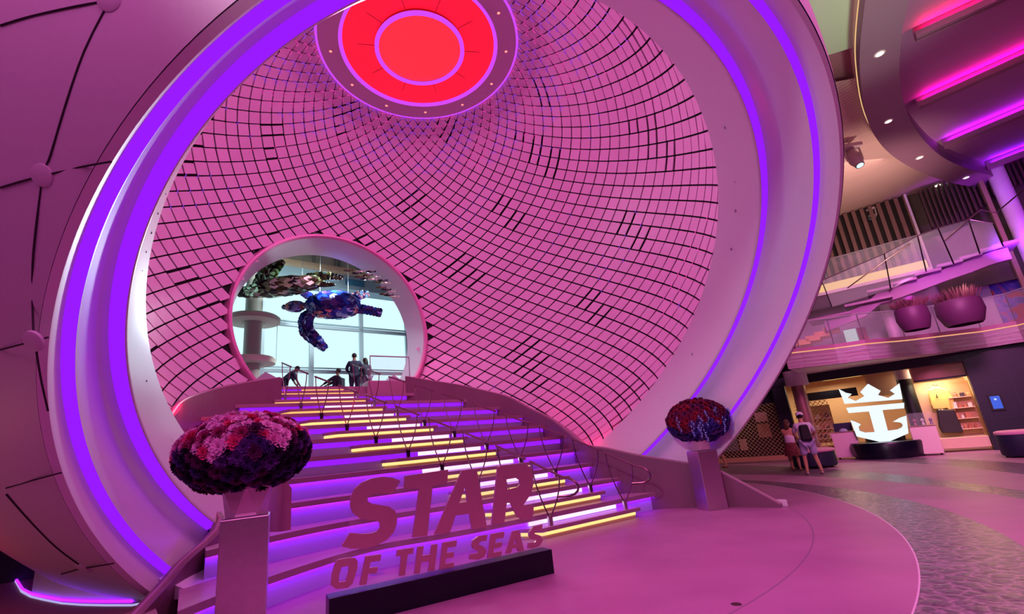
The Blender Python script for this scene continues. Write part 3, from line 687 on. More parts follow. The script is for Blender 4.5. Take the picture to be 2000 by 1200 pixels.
b = MB(); b.lathe([(.004, 0), (.004, .045), (.0, .05)], c, 24); tag(b.build('floor_socket_cap', mat('socket_bronze', (80, 50, 60), .4, .6)), 'small round dark metal cap set in the pink floor at the bottom of the photo', 'floor cap')
c = atp(740, 1120, (0, 0, 0), ZZ)
b = MB(); b.lathe([(.004, 0), (.004, .10), (.0, .11)], atz(737, 1122, 0), 28); tag(b.build('floor_socket_cap', mat('socket_violet', (150, 120, 150), .3, .5)), 'round pale metal cap in the floor just behind the sign', 'floor cap')
# left kerb around the dome
kp = [(30, 1137), (42, 1158), (60, 1168), (85, 1174), (120, 1181), (160, 1184), (205, 1185), (257, 1185)]
kw = [atz(*p, .25) for p in kp]
PFP = [atz(x, y, .25) for x, y in ((300, 1178), (345, 1300), (-250, 1300), (-400, 1120), (-60, 1068), (60, 1080))]
MB().hexa([Vector((p.x, p.y, 0)) for p in PFP], PFP).build('floor_platform', mat('platform_carpet', (150, 104, 118), .7, noise=.12, nscale=6))['kind'] = 'structure'
t = thing('dome_kerb', 'low curved kerb wall washed violet at the left foot of the dome', 'kerb', center(kw))
b = MB(); n = len(kw); kx = kw[2:]
hk = .36
def away(p): d = Vector((p.x-0, p.y, 0)).normalized(); return d*.25
for i in range(len(kx)-1):
    a, c = kx[i], kx[i+1]; b.hexa([a+away(a), c+away(c), c+away(c)*2, a+away(a)*2], [p+ZZ*hk for p in (a+away(a), c+away(c), c+away(c)*2, a+away(a)*2)])
b.build('kerb_wall', white_paint, t)
MB().tube([p+away(p)*.8+ZZ*.02 for p in kw], .02, 6).build('light_strip', mat('violet_kerb_led', (10, 0, 20), emit=(.27, .01, 1.0), es=3), t)
MB().tube([p+ZZ*.012 for p in kw]+[kw[-1]+UU*.5], .012, 6).build('edge_rim', glow('pale_rim', (200, 190, 255), .8), t)
b = MB(); a = kx[-1]+away(kx[-1]); b.hexa([a, a+Vector((.9, -.12, 0)), a+Vector((1.3, 1.2, 0)), a+Vector((.1, 1.2, 0))], [p+ZZ*q for p, q in ((a, hk), (a+Vector((.9, -.12, 0)), .03), (a+Vector((1.3, 1.2, 0)), .03), (a+Vector((.1, 1.2, 0)), hk))]); b.build('kerb_end', white_paint, t)
# ------------------------------------------------------------------ enclosure
def wallq(name, P, m): o = MB().add(P, [tuple(range(len(P)))]).build(name, m); struct(o); return o
hallm = mat('hall_wall', (120, 100, 115), .7); darkhall = mat('dark_hall', (36, 28, 40), .7)
wallq('wall_front', [(-20, -9, 0), (32, -9, 0), (32, -9, 16), (-20, -9, 16)], hallm)
wallq('wall_left', [(-20, -9, 0), (-20, 12.4, 0), (-20, 12.4, 16), (-20, -9, 16)], darkhall)
wallq('wall_right', [(32, -9, 0), (32, 36, 0), (32, 36, 16), (32, -9, 16)], hallm)
wallq('wall_back', [(4.7, 33.2, 0), (32, 36, 0), (32, 36, 16), (4.7, 33.2, 16)], hallm)
wallq('ceiling', [(-20, -9, 15.6), (32, -9, 15.6), (32, 36, 15.6), (4.7, 33.2, 15.6), (-20, 12.4, 15.6)], mat('hall_ceiling', (150, 130, 145), .7))
# hidden wall around the dome, added to keep window daylight out of the hall
b = MB(); n = 64; Sc = S+NN*2.3; rr_ = 7.95; V = []
for i in range(n):
    a = 2*PI*i/n; d = UU*math.cos(a)+ZZ*math.sin(a); V.append(Sc+d*rr_)
    q = d*40; kx_ = min(abs((8.9 if d.dot(UU) > 0 else 17)/(d.dot(UU) or 1e-6)), abs((9.2 if d.z > 0 else 6.6)/(d.z or 1e-6))); V.append(Sc+d*max(kx_, rr_+.01))
b.add(V, [(2*i, 2*((i+1) % n), 2*((i+1) % n)+1, 2*i+1) for i in range(n)])
struct(b.build('wall_light_block', darkhall))
p0 = Sc+UU*8.9; p0.z = 0
wallq('wall_light_block_side', [p0, Vector((4.7, 33.2, 0)), Vector((4.7, 33.2, 16)), p0+ZZ*16], darkhall)  # hidden side wall added with the light block behind the dome
# ------------------------------------------------------------------ window hall behind the oculus
WD = Vector((.766, .643, 0)); WN = Vector((-.643, .766, 0)); WP = Vector((-10.6, 20.3, 0))
def wa(px, py): return atp(px, py, WP, WN)
frame_m = mat('window_frame', (200, 225, 232), .5)
b = MB()
def wbar(p, q, w_, m=None, nm='mullion'):
    p, q = Vector(p), Vector(q); d = (q-p).normalized(); s = WN.cross(d).normalized()
    b.hexa([p-s*w_/2, p+s*w_/2, p+s*w_/2+WN*.15, p-s*w_/2+WN*.15], [q-s*w_/2, q+s*w_/2, q+s*w_/2+WN*.15, q-s*w_/2+WN*.15])
def wv(px, py): return wa(px, py)
for px, py in ((609, 700), (707, 700), (797, 690), (511, 690), (880, 690), (420, 690)):
    p = wv(px, py); wbar((p.x, p.y, 3.9), (p.x, p.y, 9.2), .20)
for py in (645, 728):
    z = wv(700, py).z; a = WP+WD*-9; c = WP+WD*9; wbar((a.x, a.y, z), (c.x, c.y, z), .16)
    wbar((a.x, a.y, z+.17), (c.x, c.y, z+.17), .05)
o = b.build('window_1', frame_m); struct(o)
zt = wv(700, 576).z
b = MB(); a, c = WP+WD*-10-WN*.6, WP+WD*10-WN*.6
b.hexa([a+ZZ*zt, c+ZZ*zt, c+WN*.9+ZZ*zt, a+WN*.9+ZZ*zt], [p+ZZ*(zt+.75) for p in (a, c, c+WN*.9, a+WN*.9)])
struct(b.build('trim_1', mat('transom_paint', (170, 205, 215), .6)))
b = MB(); b.hexa([a-WN*.3+ZZ*(zt+.75), c-WN*.3+ZZ*(zt+.75), c+WN*.9+ZZ*(zt+.75), a+WN*.9+ZZ*(zt+.75)], [p+ZZ*(zt+1.0) for p in (a-WN*.3, c-WN*.3, c+WN*.9, a+WN*.9)]); struct(b.build('trim_2', mat('cream_ledge', (235, 205, 165), .6)))
cream = mat('cream_ceiling', (228, 225, 205), .7)
pC = [WP+WD*-12+WN*.5, WP+WD*12+WN*.5, WP+WD*12-WN*6.2, WP+WD*-12-WN*6.2]
wallq('ceiling_landing', [(p.x, p.y, zt+3.6) for p in pC], cream)
b = MB()
a, c = WP+WD*-10, WP+WD*10
b.add([a+ZZ*(zt+1.0), c+ZZ*(zt+1.0), c+ZZ*(zt+3.6), a+ZZ*(zt+3.6)], [(0, 1, 2, 3)]); struct(b.build('wall_upper', cream))
b = MB()
for px in (534, 552, 612, 655, 662, 700): p = wa(px, 520); wbar((p.x-WN.x*.2, p.y-WN.y*.2, zt+1.0), (p.x-WN.x*.2, p.y-WN.y*.2, zt+3.6), .12)
struct(b.build('trim_3', mat('upper_post', (170, 175, 170), .5)))
p = wa(684, 560); 
b = MB(); q = wa(684, 561)-WN*.65; b.box(q, (1.0, .04, .32), (WD, WN, ZZ)); tag(b.build('blue_sign_panel', mat('blue_panel', (70, 150, 185), .5)), 'small plain blue panel on the beam above the tall windows', 'sign')
# tall column with round shelves at the left of the windows
p = atd(492, 690, 18.5); p.z = 0
t = thing('round_column', 'pale column with round collars in front of the left windows', 'column', (p.x, p.y, 3.97))
def lz(px, py, P): d = ray(px, py); k = Vector((P.x, P.y)).length/Vector((d.x, d.y)).length; return EYE+d.z*k
MB().lathe([(3.97, .32), (9.5, .32)], (p.x, p.y, 0), 20).build('shaft', mat('column_paint', (190, 190, 180), .5), t, smooth=True)
z1 = lz(497, 624, p); MB().lathe([(z1, .3), (z1-.16, .45), (z1-.14, .98), (z1+.02, 1.0), (z1+.10, .9), (z1+.10, .3)], (p.x, p.y, 0), 32).build('collar', cream, t, smooth=True)
z1 = lz(490, 705, p); MB().lathe([(z1, .3), (z1-.16, .45), (z1-.14, .86), (z1+.02, .88), (z1+.10, .8), (z1+.10, .3)], (p.x, p.y, 0), 32).build('collar', cream, t, smooth=True)
for s_ in (-.9, .9):
    q = p+WD*s_; MB().tube([(q.x, q.y, lz(490, 705, p)), (q.x, q.y, lz(497, 624, p))], .012, 5).build('cable', frame_m, t)
# rail post boxes either side of the opening
for (px, py), lab in (((521, 738), 'faceted pale post at the left edge of the round opening'), ((772, 742), 'faceted pale post at the right edge of the round opening')):
    p = atd(px, py, 15.6); b = MB(); L = []
    h = [(-.28, 0), (-.30, .32), (-.05, .55), (.26, .38), (.30, 0)] if px < 600 else [(-.42, 0), (-.30, .25), (-.05, .52), (.42, .18), (.42, 0)]
    fr = [p+UU*x+ZZ*(z-.35) for x, z in h]; bk = [q+NN*.5 for q in fr]
    b.hexa(fr, bk); tag(b.build('faceted_post', mat('post_paint', (200, 195, 205), .4)), lab, 'post')
rail_m = mat('rail_grey', (150, 150, 160), .6)
# glass rails on the upper landing
def glassrail(P, z0, h, label, nm='glass_railing', every=1.2):
    t = thing(nm, label, 'railing', (P[0][0], P[0][1], z0)); g = MB(); r = MB()
    for i in range(len(P)-1):
        a, c = Vector((*P[i][:2], z0)), Vector((*P[i+1][:2], z0)); d = (c-a); L = d.length; d.normalize(); s = Vector((-d.y, d.x, 0))*.008
        g.hexa([a-s, c-s, c+s, a+s], [p+ZZ*h for p in (a-s, c-s, c+s, a+s)])
        n = max(1, int(L/every))
        for k in range(n+1):
            q = a.lerp(c, k/n); MB().tube([q, q+ZZ*h], .018, 6).build('post', rail_m, t)
        r.tube([a+ZZ*h, c+ZZ*h], .022, 6)
    g.build('glass_panel', glass_m, t); r.build('top_rail', rail_m, t); return t
glassrail([atz(745, 752, 3.97)+Vector((-.5, .5, 0)), atz(800, 745, 3.97)+Vector((-.3, 1.5, 0))], 3.97, 1.1, 'glass railing on the upper landing right of the standing pair')
a_ = WP-WN*1.6
glassrail([a_+WD*-3.6, a_+WD*-1.0], 3.97, 1.1, 'glass railing on the upper landing below the round column')
# ------------------------------------------------------------------ shop front and right hall
PF = Vector((13.0, 19.5, 0)); FD = Vector((.785, -.619, 0)).normalized(); FN = Vector((.619, .785, 0)).normalized()
def fa(px, py, off=0): return atp(px, py, PF+FN*off, FN)
def fsz(px, py, off=0): P = fa(px, py, off); return (P-PF).dot(FD), P.z
def fp(s, z, off=0): return PF+FD*s+FN*off+ZZ*z
def fbox(b, s0, s1, z0, z1, o0, o1):
    L = [fp(s0, 0, o0), fp(s1, 0, o0), fp(s1, 0, o1), fp(s0, 0, o1)]
    b.hexa([p+ZZ*z0 for p in L], [p+ZZ*z1 for p in L]); return b
# navy shop surround
b = MB(); fbox(b, -9, 4.25, 3.08, 3.42, -.05, .25); fbox(b, -1.95, -1.45, 0, 3.1, 0, .3); struct(b.build('wall_shop_front', navy2, bevel=.01))
b = MB(); fbox(b, 4.22, 9.0, 0, 3.42, -.05, .35); struct(b.build('wall_shop_pier', navy2))
b = MB()
for z in (1.05, 2.25): fbox(b, 4.2, 9.0, z, z+.012, -.056, -.05)
for s_ in (5.2, 6.6): fbox(b, s_, s_+.015, 0, 3.4, -.056, -.05)
struct(b.build('trim_4', mat('panel_line', (36, 42, 66), .5)))
s0, z0 = fsz(1932, 775, -.1); s1, z1 = fsz(1954, 797, -.1); s2, _ = fsz(1950, 775, -.1)
t = thing('wall_touchscreen', 'small blue touchscreen mounted on the navy pier', 'screen', fp(s0, z1, -.1))
fbox(MB(), s0-.05, s0+.29, z1-.08, z0+.06, -.10, -.05).build('bezel', black_m, t); fbox(MB(), s0, s0+.24, z1-.02, z0, -.106, -.10).build('display', glow('screen_blue', (30, 90, 210), 1.1), t)
fbox(MB(), s0+.09, s0+.15, z0-.14, z0-.08, -.110, -.106).build('icon', glow('icon_white', (190, 220, 255), 1), t)
# interior
tan = mat('shop_tan', (205, 165, 120), .6, noise=.05); tan2 = mat('shop_bulkhead', (196, 160, 135), .6)
b = MB(); fbox(b, -9, 4.3, 0, 3.5, 4.0, 4.1); struct(b.build('wall_shop_back', tan))
b = MB(); fbox(b, -9, 4.4, 3.32, 3.42, .25, 4.0); struct(b.build('ceiling_shop', mat('shop_ceiling', (225, 205, 185), .6)))
b = MB(); fbox(b, -9, -8.9, 0, 3.5, 0, 4); fbox(b, 4.25, 4.35, 0, 3.5, .3, 4); struct(b.build('wall_shop_side', tan))
b = MB(); fbox(b, 1.3, 2.35, 2.25, 3.3, 1.6, 1.7); fbox(b, 2.75, 4.25, 2.62, 3.30, .35, .45); struct(b.build('wall_bulkhead', tan2))
b = MB(); fbox(b, 2.75, 4.25, 2.56, 2.62, .3, .5); fbox(b, -1.4, .9, 2.40, 2.75, 2.2, 2.4); fbox(b, -5.0, -1.9, 2.45, 3.1, .8, 1.0); struct(b.build('trim_5', navy2))
for (sa, sb_, o_) in ((-3.6, -1.9, 1.6), (-1.1, .6, 1.3), (-.2, 1.2, 2.2)):
    b = MB(); fbox(b, sa, sb_, 3.20, 3.27, o_, o_+.12); tag(b.build('linear_ceiling_light', glow('linear_warm', (255, 205, 120), 1.3)), {(-3.6): 'glowing warm linear light left of the pink column in the shop ceiling', (-1.1): 'glowing warm linear light just right of the pink column in the shop ceiling', (-.2): 'glowing warm linear light behind the crown emblem in the shop ceiling'}[sa], 'ceiling light')
for k, (px, py) in enumerate(((1735, 726), (1745, 722), (1694, 730), (1803, 714), (1826, 713), (1692, 742))):
    r_ = ray(px, py); P = CAM+r_*((3.31-EYE)/r_.z); b = MB(); b.lathe([(0, .07), (-.01, 0)], P, 12)
    tag(b.build('shop_downlight', glow('downlight_warm', (255, 225, 180), 2.5)), 'tiny round warm downlight in the shop ceiling', 'downlight', 'shop ceiling downlights')
for s_, o_, p_ in ((-6, 2, 60), (-3, 2, 60), (0, 2.6, 55), (3.4, 1.2, 50)):
    area('shop_light', fp(s_, 3.1, o_), fp(s_, 0, o_), 1.2, p_*1.15, (1, .78, .55))
# security shutter
t = thing('security_shutter', 'closed brown diamond lattice security shutter in front of the shop, left of the pink column', 'shutter', fp(-4.6, 0, .12))
def lattice(s0, s1, z0, z1, off, pitch, m, parent, name='lattice'):
    b = MB(); H = z1-z0; W = s1-s0; n = int((W+H)/pitch)
    for i in range(n+1):
        for sg in (1, -1):
            x = s0-H+i*pitch; a = (x, z0); c = (x+H, z1)
            if sg < 0: a, c = (x+H, z0), (x, z1)
            (x0, y0), (x1, y1) = a, c
            ts = [0, 1]
            def cl(x, lo):
                return (x-x0)/(x1-x0)
            ta, tb_ = sorted((cl(s0, 0), cl(s1, 0))); ta = max(0, ta); tb_ = min(1, tb_)
            if ta >= tb_: continue
            p = fp(x0+(x1-x0)*ta, y0+(y1-y0)*ta, off); q = fp(x0+(x1-x0)*tb_, y0+(y1-y0)*tb_, off)
            b.tube([p, q], .010, 4, cap=False)
    o = b.build(name, m, parent); return o
lm = mat('lattice_bronze', (176, 138, 104), .4, .3)
lattice(-7.4, -1.95, .22, 2.45, .12, .17, lm, t)
fbox(MB(), -7.4, -1.95, .06, .24, .05, .2).build('bottom_rail', tan, t)
t = thing('security_shutter', 'narrow lattice shutter section in front of the shelves right of the pink column', 'shutter', fp(-.7, 0, .3))
lattice(-1.3, -.1, .5, 2.35, .3, .17, lm, t)
fbox(MB(), -1.3, -.1, .4, .5, .25, .35).build('bottom_rail', tan, t)
# dark partition behind the left lattice with tan posters
b = MB(); fbox(b, -6.0, -1.9, 0, 2.5, 1.3, 1.4); struct(b.build('wall_dark_panel', mat('espresso', (44, 34, 34), .6)))
for i, (s_, z_, w_, h_) in enumerate(((-3.1, 1.7, .5, .42), (-3.1, 1.0, .5, .6), (-5.2, .5, 1.1, .9), (-4.0, .5, .3, .5))):
    b = MB(); fbox(b, s_, s_+w_, z_, z_+h_, 1.24, 1.29); tag(b.build('wall_shelf_display', [warm_wall, tan, mat('display_blue', (110, 130, 145), .5), warm_wall][i]), ['cream display board high behind the diamond lattice', 'tan display board below the cream one behind the lattice', 'blue grey display low at the left behind the lattice', 'small cream display behind the lower lattice'][i], 'display')
# shelves of goods
def gl(k, label): return ['small souvenir bottle on the ', 'small souvenir mug on the ', 'small souvenir box on the '][k]+('shelves beside the pink column' if 'column' in label else 'shelves by the navy pier')
def shelfunit(s0, s1, off, zs, label, seed, group, itemh=.22):
    t = thing('wall_shelf_unit', label, 'shelf', fp(s0, zs[0], off)); rg = random.Random(seed)
    fbox(MB(), s0-.05, s1+.05, zs[0]-.2, zs[-1]+.55, off+.32, off+.36).build('back_panel', tan, t)
    for z in zs:
        fbox(MB(), s0, s1, z-.03, z, off, off+.32).build('shelf', warm_wall, t)
    cols = [(220, 170, 110), (120, 80, 60), (235, 225, 210), (70, 60, 66), (190, 120, 90), (160, 150, 140)]
    for z in zs:
        s_ = s0+.06
        while s_ < s1-.12:
            w_ = rg.uniform(.07, .15); h_ = rg.uniform(.10, itemh); k = rg.randrange(3); c = fp(s_+w_/2, z, off+.14); b = MB()
            if k == 0: b.lathe([(0, w_/2), (h_*.6, w_/2), (h_*.8, w_*.2), (h_, w_*.2), (h_, 0)], c, 10)
            elif k == 1: b.lathe([(0, w_*.35), (h_*.5, w_*.5), (h_*.9, w_*.4), (h_, 0)], c, 10)
            else: fbox(b, s_, s_+w_, z, z+h_, off+.06, off+.22)
            o = b.build(['bottle', 'mug', 'gift_box'][k], mat('goods_%d' % rg.randrange(6), cols[rg.randrange(6)], .5))
            tag(o, gl(k, label), ['bottle', 'mug', 'box'][k], group)
            s_ += w_+rg.uniform(.02, .06)
    return t
shelfunit(-1.15, -.25, 1.5, [.75, 1.15, 1.6], 'lit tan shelf unit behind the lattice right of the pink column', 2, 'goods on the shelves beside the pink column')
sa, za = fsz(1861, 770, .7); sb_, _ = fsz(1905, 770, .7)
shelfunit(3.55, 4.18, .65, [.75, 1.12, 1.5, 1.88], 'cream shelves at the right of the shop window by the pier', 4, 'goods on the shelves by the navy pier')
# low white vitrine base under the jacket
b = MB(); fbox(b, 2.65, 4.2, .12, .48, .15, .95); tag(b.build('vitrine_base', warm_wall, bevel=.01), 'long cream plinth under the hanging jacket and bag', 'plinth')
b = MB(); fbox(b, 2.65, 4.2, .48, 2.55, 1.05, 1.1); struct(b.build('wall_vitrine', mat('vitrine_tan', (214, 182, 140), .6, noise=.05)))
area('vitrine_light', fp(3.3, 2.5, .4), fp(3.3, 0, .7), .8, 30, (1, .80, .55))
# jacket
def fx(px, py, off): return fa(px, py, off)
def garment(pts, off, thick, m, name, label, cat, extra=None):
    t = thing(name, label, cat, fa(pts[0][0], pts[0][1], off)); from mathutils.geometry import tessellate_polygon
    P = [fa(x, y, off) for x, y in pts]; c = center(P); tris = tessellate_polygon([P])
    inn = [c+(p-c)*.93-FN*thick for p in P]; bk = [p+FN*thick*.2 for p in P]; n = len(P); b = MB()
    mid = [p-FN*thick*.6 for p in P]
    f = [tuple(2*n+i for i in q) for q in tris]+[tuple(reversed(q)) for q in tris]
    f += [(i, (i+1) % n, n+(i+1) % n, n+i) for i in range(n)]+[(n+i, n+(i+1) % n, 2*n+(i+1) % n, 2*n+i) for i in range(n)]
    b.add(bk+mid+inn, f); b.build('body', m, t, bevel=.01); return t
t = garment([(1824,756),(1833,757),(1852,763),(1862,778),(1866,803),(1856,804),(1850,798),(1838,800),(1822,800),(1818,793),(1813,770),(1813,762)], .85, .14, mat('yellow_cloth', (235, 205, 110), .8), 'jacket', 'pale yellow jacket hanging in the lit shop window', 'jacket')
MB().tube([fa(1821, 752, .8), fa(1826, 754, .8), fa(1832, 752, .8)], .015, 6).build('hanger', black_m, t)
MB().tube([fa(1829, 771, .66), fa(1830, 777, .66)], .014, 5).build('emblem', black_m, t); MB().tube([fa(1827, 776, .66), fa(1830, 778, .66), fa(1833, 775, .66)], .008, 5).build('emblem', black_m, t)
for a_, b_ in (((1816, 775), (1820, 792)), ((1852, 776), (1857, 797))): MB().tube([fa(*a_, .68), fa(*b_, .68)], .02, 5).build('sleeve_fold', mat('yellow_fold', (205, 175, 90), .8), t)
t = garment([(1829,800),(1862,800),(1870,818),(1880,840),(1880,845),(1840,846),(1834,835)], .78, .22, mat('dark_bag', (40, 34, 36), .6), 'tote_bag', 'dark fabric bag hanging under the yellow jacket', 'bag')
MB().tube([fa(1833, 801, .62), fa(1838, 803, .62), fa(1842, 800, .62)], .03, 6).build('clasp', warm_wall, t)
# columns
def column(px, py0, s_, off, r, mlow, mhigh, zsplit, label, ztop=3.45, cap=None):
    c = fp(s_, 0, off); t = thing('round_column', label, 'column', c)
    MB().lathe([(0, r), (zsplit, r)], c, 28).build('shaft', mlow, t, smooth=True)
    MB().lathe([(zsplit, r*(cap or 1)), (ztop, r*(cap or 1))], c, 28).build('capital', mhigh, t, smooth=True)
    if cap: MB().lathe([(zsplit, r*.9), (zsplit, r*cap)], c, 28).build('capital_underside', mhigh, t)
    return t
column(0, 0, fsz(1570, 800, -1.0)[0], -1.0, .24, mat('column_bronze', (190, 150, 140), .3, .6), white_paint, 2.95, 'metallic pink column with a wide pale capital in front of the shop', cap=1.7, ztop=3.55)
column(0, 0, fsz(1777, 780, .9)[0], .9, .24, mat('column_black', (22, 22, 28), .4), white_paint, 2.75, 'black column with a pale top behind the emblem and the jacket window', ztop=3.33)
# ------------------------------------------------------------------ crown and anchor emblem on its podium
LO = -.75
t = thing('illuminated_emblem', 'large glowing white crown and anchor emblem on a round navy podium', 'emblem', fa(1722, 895, LO))
def e8(p): return fa(1640+p[0]/4.8, 700+p[1]/4.8, LO)
em = glow('emblem_white', (236, 250, 255), 1.02); ed = mat('emblem_edge', (40, 52, 48), .4)
crown = [(-12,287),(60,325),(112,335),(78,372),(150,402),(232,355),(192,318),(265,240),(385,306),(360,345),(455,372),(517,335),(470,303),(560,235),(590,385),(45,430),(20,360)]
anchor = [(60,465),(605,418),(605,470),(402,487),(452,680),(540,668),(580,650),(592,628),(578,607),(545,600),(497,597),(560,560),(625,538),(645,705),(430,797),(160,735),(100,580),(150,598),(200,620),(178,645),(188,680),(238,697),(328,692),(275,500),(85,515)]
for nm, pl_ in (('crown', crown), ('anchor', anchor)):
    plate(pl_, [], fa(1700, 800, LO), -FN, .02, em, nm, t, e8)
    def e8b(p): return e8(p)+FN*.012
    plate(pl_, [], fa(1700, 800, LO), FN, .24, ed, nm+'_edge', t, e8b)
pc = fa(1738, 893, LO+.15); pc.z = 0
t = thing('round_podium', 'round glossy navy podium under the glowing emblem', 'podium', pc)
MB().lathe([(0, 1.02), (.5, 1.08), (.56, 1.05), (.56, 0)], pc, 48).build('drum', navy, t, smooth=True)
MB().lathe([(.56, .62), (.80, .62), (.80, 0)], pc+FN*.98, 40).build('upper_drum', navy, t, smooth=True)
# counters with display cases
def counter(pxl, pxr, pyb, off, h, depth, label, case=True, goods=True):
    a = fa(pxl, pyb, off); c = fa(pxr, pyb, off); s0 = (a-PF).dot(FD); s1 = (c-PF).dot(FD)
    t = thing('display_counter', label, 'counter', fp((s0+s1)/2, 0, off))
    fbox(MB(), s0, s1, .06, h, off, off+depth).build('cabinet', mat('counter_white', (226, 200, 205), .4), t, bevel=.015)
    fbox(MB(), s0-.01, s1+.01, h, h+.03, off-.01, off+depth).build('worktop', mat('counter_top', (150, 110, 100), .4), t)
    for q in (s0+.08, s1-.08):
        c_ = fp(q, 0, off+.1); MB().lathe([(0, .03), (.06, .03)], c_, 8).build('caster', black_m, t)
    if case:
        g = MB(); fbox(g, s0+.03, s1-.03, h+.03, h+.48, off+.03, off+depth-.05); g.build('glass_case', glass_m, t)
    return s0, s1
o1 = -.55
s0, s1 = counter(1636, 1686, 897, o1, .98, .6, 'white display counter left of the glowing emblem', case=False)
b = MB(); fbox(b, s0+.12, s0+.72, 1.02, 1.34, o1+.3, o1+.42); tag(b.build('blue_gift_case', mat('case_navy', (24, 34, 66), .5)), 'dark blue case standing on the left white counter', 'case')
cc = fp(s0+.42, 1.02, o1+.15); b = MB(); b.lathe([(0, .14), (.06, .13), (.10, .08), (.12, 0)], cc, 14); tag(b.build('cap_hat', mat('cap_cloth', (170, 180, 200), .8)), 'pale cap lying on the left white counter', 'cap')
s0, s1 = counter(1793, 1847, 890, -.95, .98, .6, 'white display counter with a glass case right of the glowing emblem')
for k in range(3):
    c_ = fp(s0+.2+.22*k, 1.03, -.7); b = MB(); b.lathe([(0, .05), (.10, .03), (.16, .06), (.22, .02), (.24, 0)], c_, 10); tag(b.build('trinket', mat('trinket_%d' % k, [(150, 90, 120), (200, 190, 200), (120, 90, 140)][k], .4)), ['left', 'middle', 'right'][k]+' small trinket in the glass case right of the emblem', 'figurine')
# ottomans
def ottoman(c, r, h, label):
    t = thing('ottoman', label, 'ottoman', c)
    MB().lathe([(.05, r*.93), (.10, r), (h-.12, r), (h-.1, r*.99)], c, 36).build('base', mat('ottoman_navy', (22, 22, 60), .6), t, smooth=True)
    MB().lathe([(h-.1, r*1.02), (h-.06, r*1.04), (h-.02, r*1.01), (h, r*.9), (h, 0)], c, 36).build('cushion', mat('ottoman_pink', (214, 150, 180), .7), t, smooth=True)
    for k in range(4):
        q = c+Vector((math.cos(k*PI/2+.6), math.sin(k*PI/2+.6), 0))*r*.8; MB().lathe([(0, .03), (.06, .03)], q, 8).build('foot', black_m, t)
oc = atz(1604, 915, 0)+Vector((.1, .45, 0)); ottoman(oc, .66, .62, 'round navy ottoman with a pink top behind the standing couple')
oc = atz(2022, 893, 0)+Vector((.1, .3, 0)); ottoman(oc, .5, .74, 'navy ottoman with a pink top cut off by the right edge of the photo')
# ------------------------------------------------------------------ gallery (deck above the shop)
gal = [(1540, 722), (1572, 718), (1640, 711), (1700, 703), (1780, 696), (1850, 688), (1930, 679), (2000, 668), (2060, 655)]
GP = [atz(px, py, 3.40) for px, py in gal]; GP = [Vector((p.x, p.y, 0)) for p in GP]
def ribbon(b, P, z0, z1, th=.08, off=0):
    for i in range(len(P)-1):
        a, c = P[i], P[i+1]; 
        def o_(p): return p-Vector((p.x, p.y, 0)).normalized()*off
        a, c = o_(a), o_(c); n_ = Vector((a.x, a.y, 0)).normalized()*th; m_ = Vector((c.x, c.y, 0)).normalized()*th
        b.hexa([a+ZZ*z0, c+ZZ*z0, c+m_+ZZ*z0, a+n_+ZZ*z0], [a+ZZ*z1, c+ZZ*z1, c+m_+ZZ*z1, a+n_+ZZ*z1])
    return b
fas = mat('fascia_paint', (205, 160, 185), .45)
t = thing('gallery_balcony', 'curved pink banded balcony front above the shop', 'balcony', GP[3])
for k in range(4): ribbon(MB(), GP, 3.41+.135*k, 3.41+.135*k+.125, .1, off=.0).build('fascia_band', fas, t)
ribbon(MB(), GP, 3.40, 3.95, .02, off=-.09).build('fascia_back', mat('fascia_gap', (70, 30, 60), .6), t)
ribbon(MB(), GP, 3.955, 3.985, .05, off=.015).build('light_strip', glow('amber_led', (255, 185, 125), .95), t)['label'] = 'amber light line'
ribbon(MB(), GP, 3.985, 4.12, .12, off=.0).build('kerb', mat('kerb_mauve', (170, 110, 145), .5), t)
b = MB()
for i in range(len(GP)-1):
    a, c = GP[i], GP[i+1]; d1 = a+FN*max(0, 12-(a-PF).dot(FN)); d2 = c+FN*max(0, 12-(c-PF).dot(FN))
    b.hexa([a+ZZ*3.42, c+ZZ*3.42, d2+ZZ*3.42, d1+ZZ*3.42], [a+ZZ*3.93, c+ZZ*3.93, d2+ZZ*3.93, d1+ZZ*3.93])
struct(b.build('floor_gallery', white_paint))
P2 = [p+Vector((p.x, p.y, 0)).normalized()*.1 for p in GP]
glassrail([(p.x, p.y) for p in P2[1:]], 4.1, 1.0, 'curved glass balustrade on top of the pink balcony front', every=2.2)
# planters
def planter(c, rx, h, gh, label, seed):
    t = thing('planter', label, 'planter', c)
    MB().lathe([(0, rx*.72), (.05, rx*.8), (h*.5, rx), (h*.92, rx*.96), (h, rx*.9), (h-.05, rx*.8), (h-.05, 0)], c, 36).build('bowl', mat('planter_plum', (96, 50, 90), .5), t, smooth=True)
    rg = random.Random(seed); b = MB()
    for i in range(420):
        a = rg.random()*2*PI; r_ = rx*.85*math.sqrt(rg.random()); p = c+Vector((math.cos(a)*r_, math.sin(a)*r_, h-.06)); L = gh*rg.uniform(.7, 1.1)
        d = Vector((math.cos(a), math.sin(a), 0))*(r_/rx)*.45*L+Vector((rg.uniform(-.08, .08), rg.uniform(-.08, .08), 0)); s_ = Vector((-math.sin(a), math.cos(a), 0))*.012
        b.add([p-s_, p+s_, p+d*.5+ZZ*L*.6+s_*.8, p+d+ZZ*L, p+d*.5+ZZ*L*.6-s_*.8], [(0, 1, 2, 3, 4)])
    o = b.build('ornamental_grass', mat('dry_grass', (120, 74, 84), .8), t); o['kind'] = 'stuff'
c = atz(1801, 641, 3.97)+Vector((.1, .3, 0)); planter(c, .43, .72, .38, 'plum bowl planter with dry grass on the gallery, left of the two', 3)
c = atz(1897, 630, 3.97)+Vector((.1, .3, 0)); planter(c, .58, .78, .42, 'larger plum bowl planter with dry grass on the gallery, right of the two', 8)
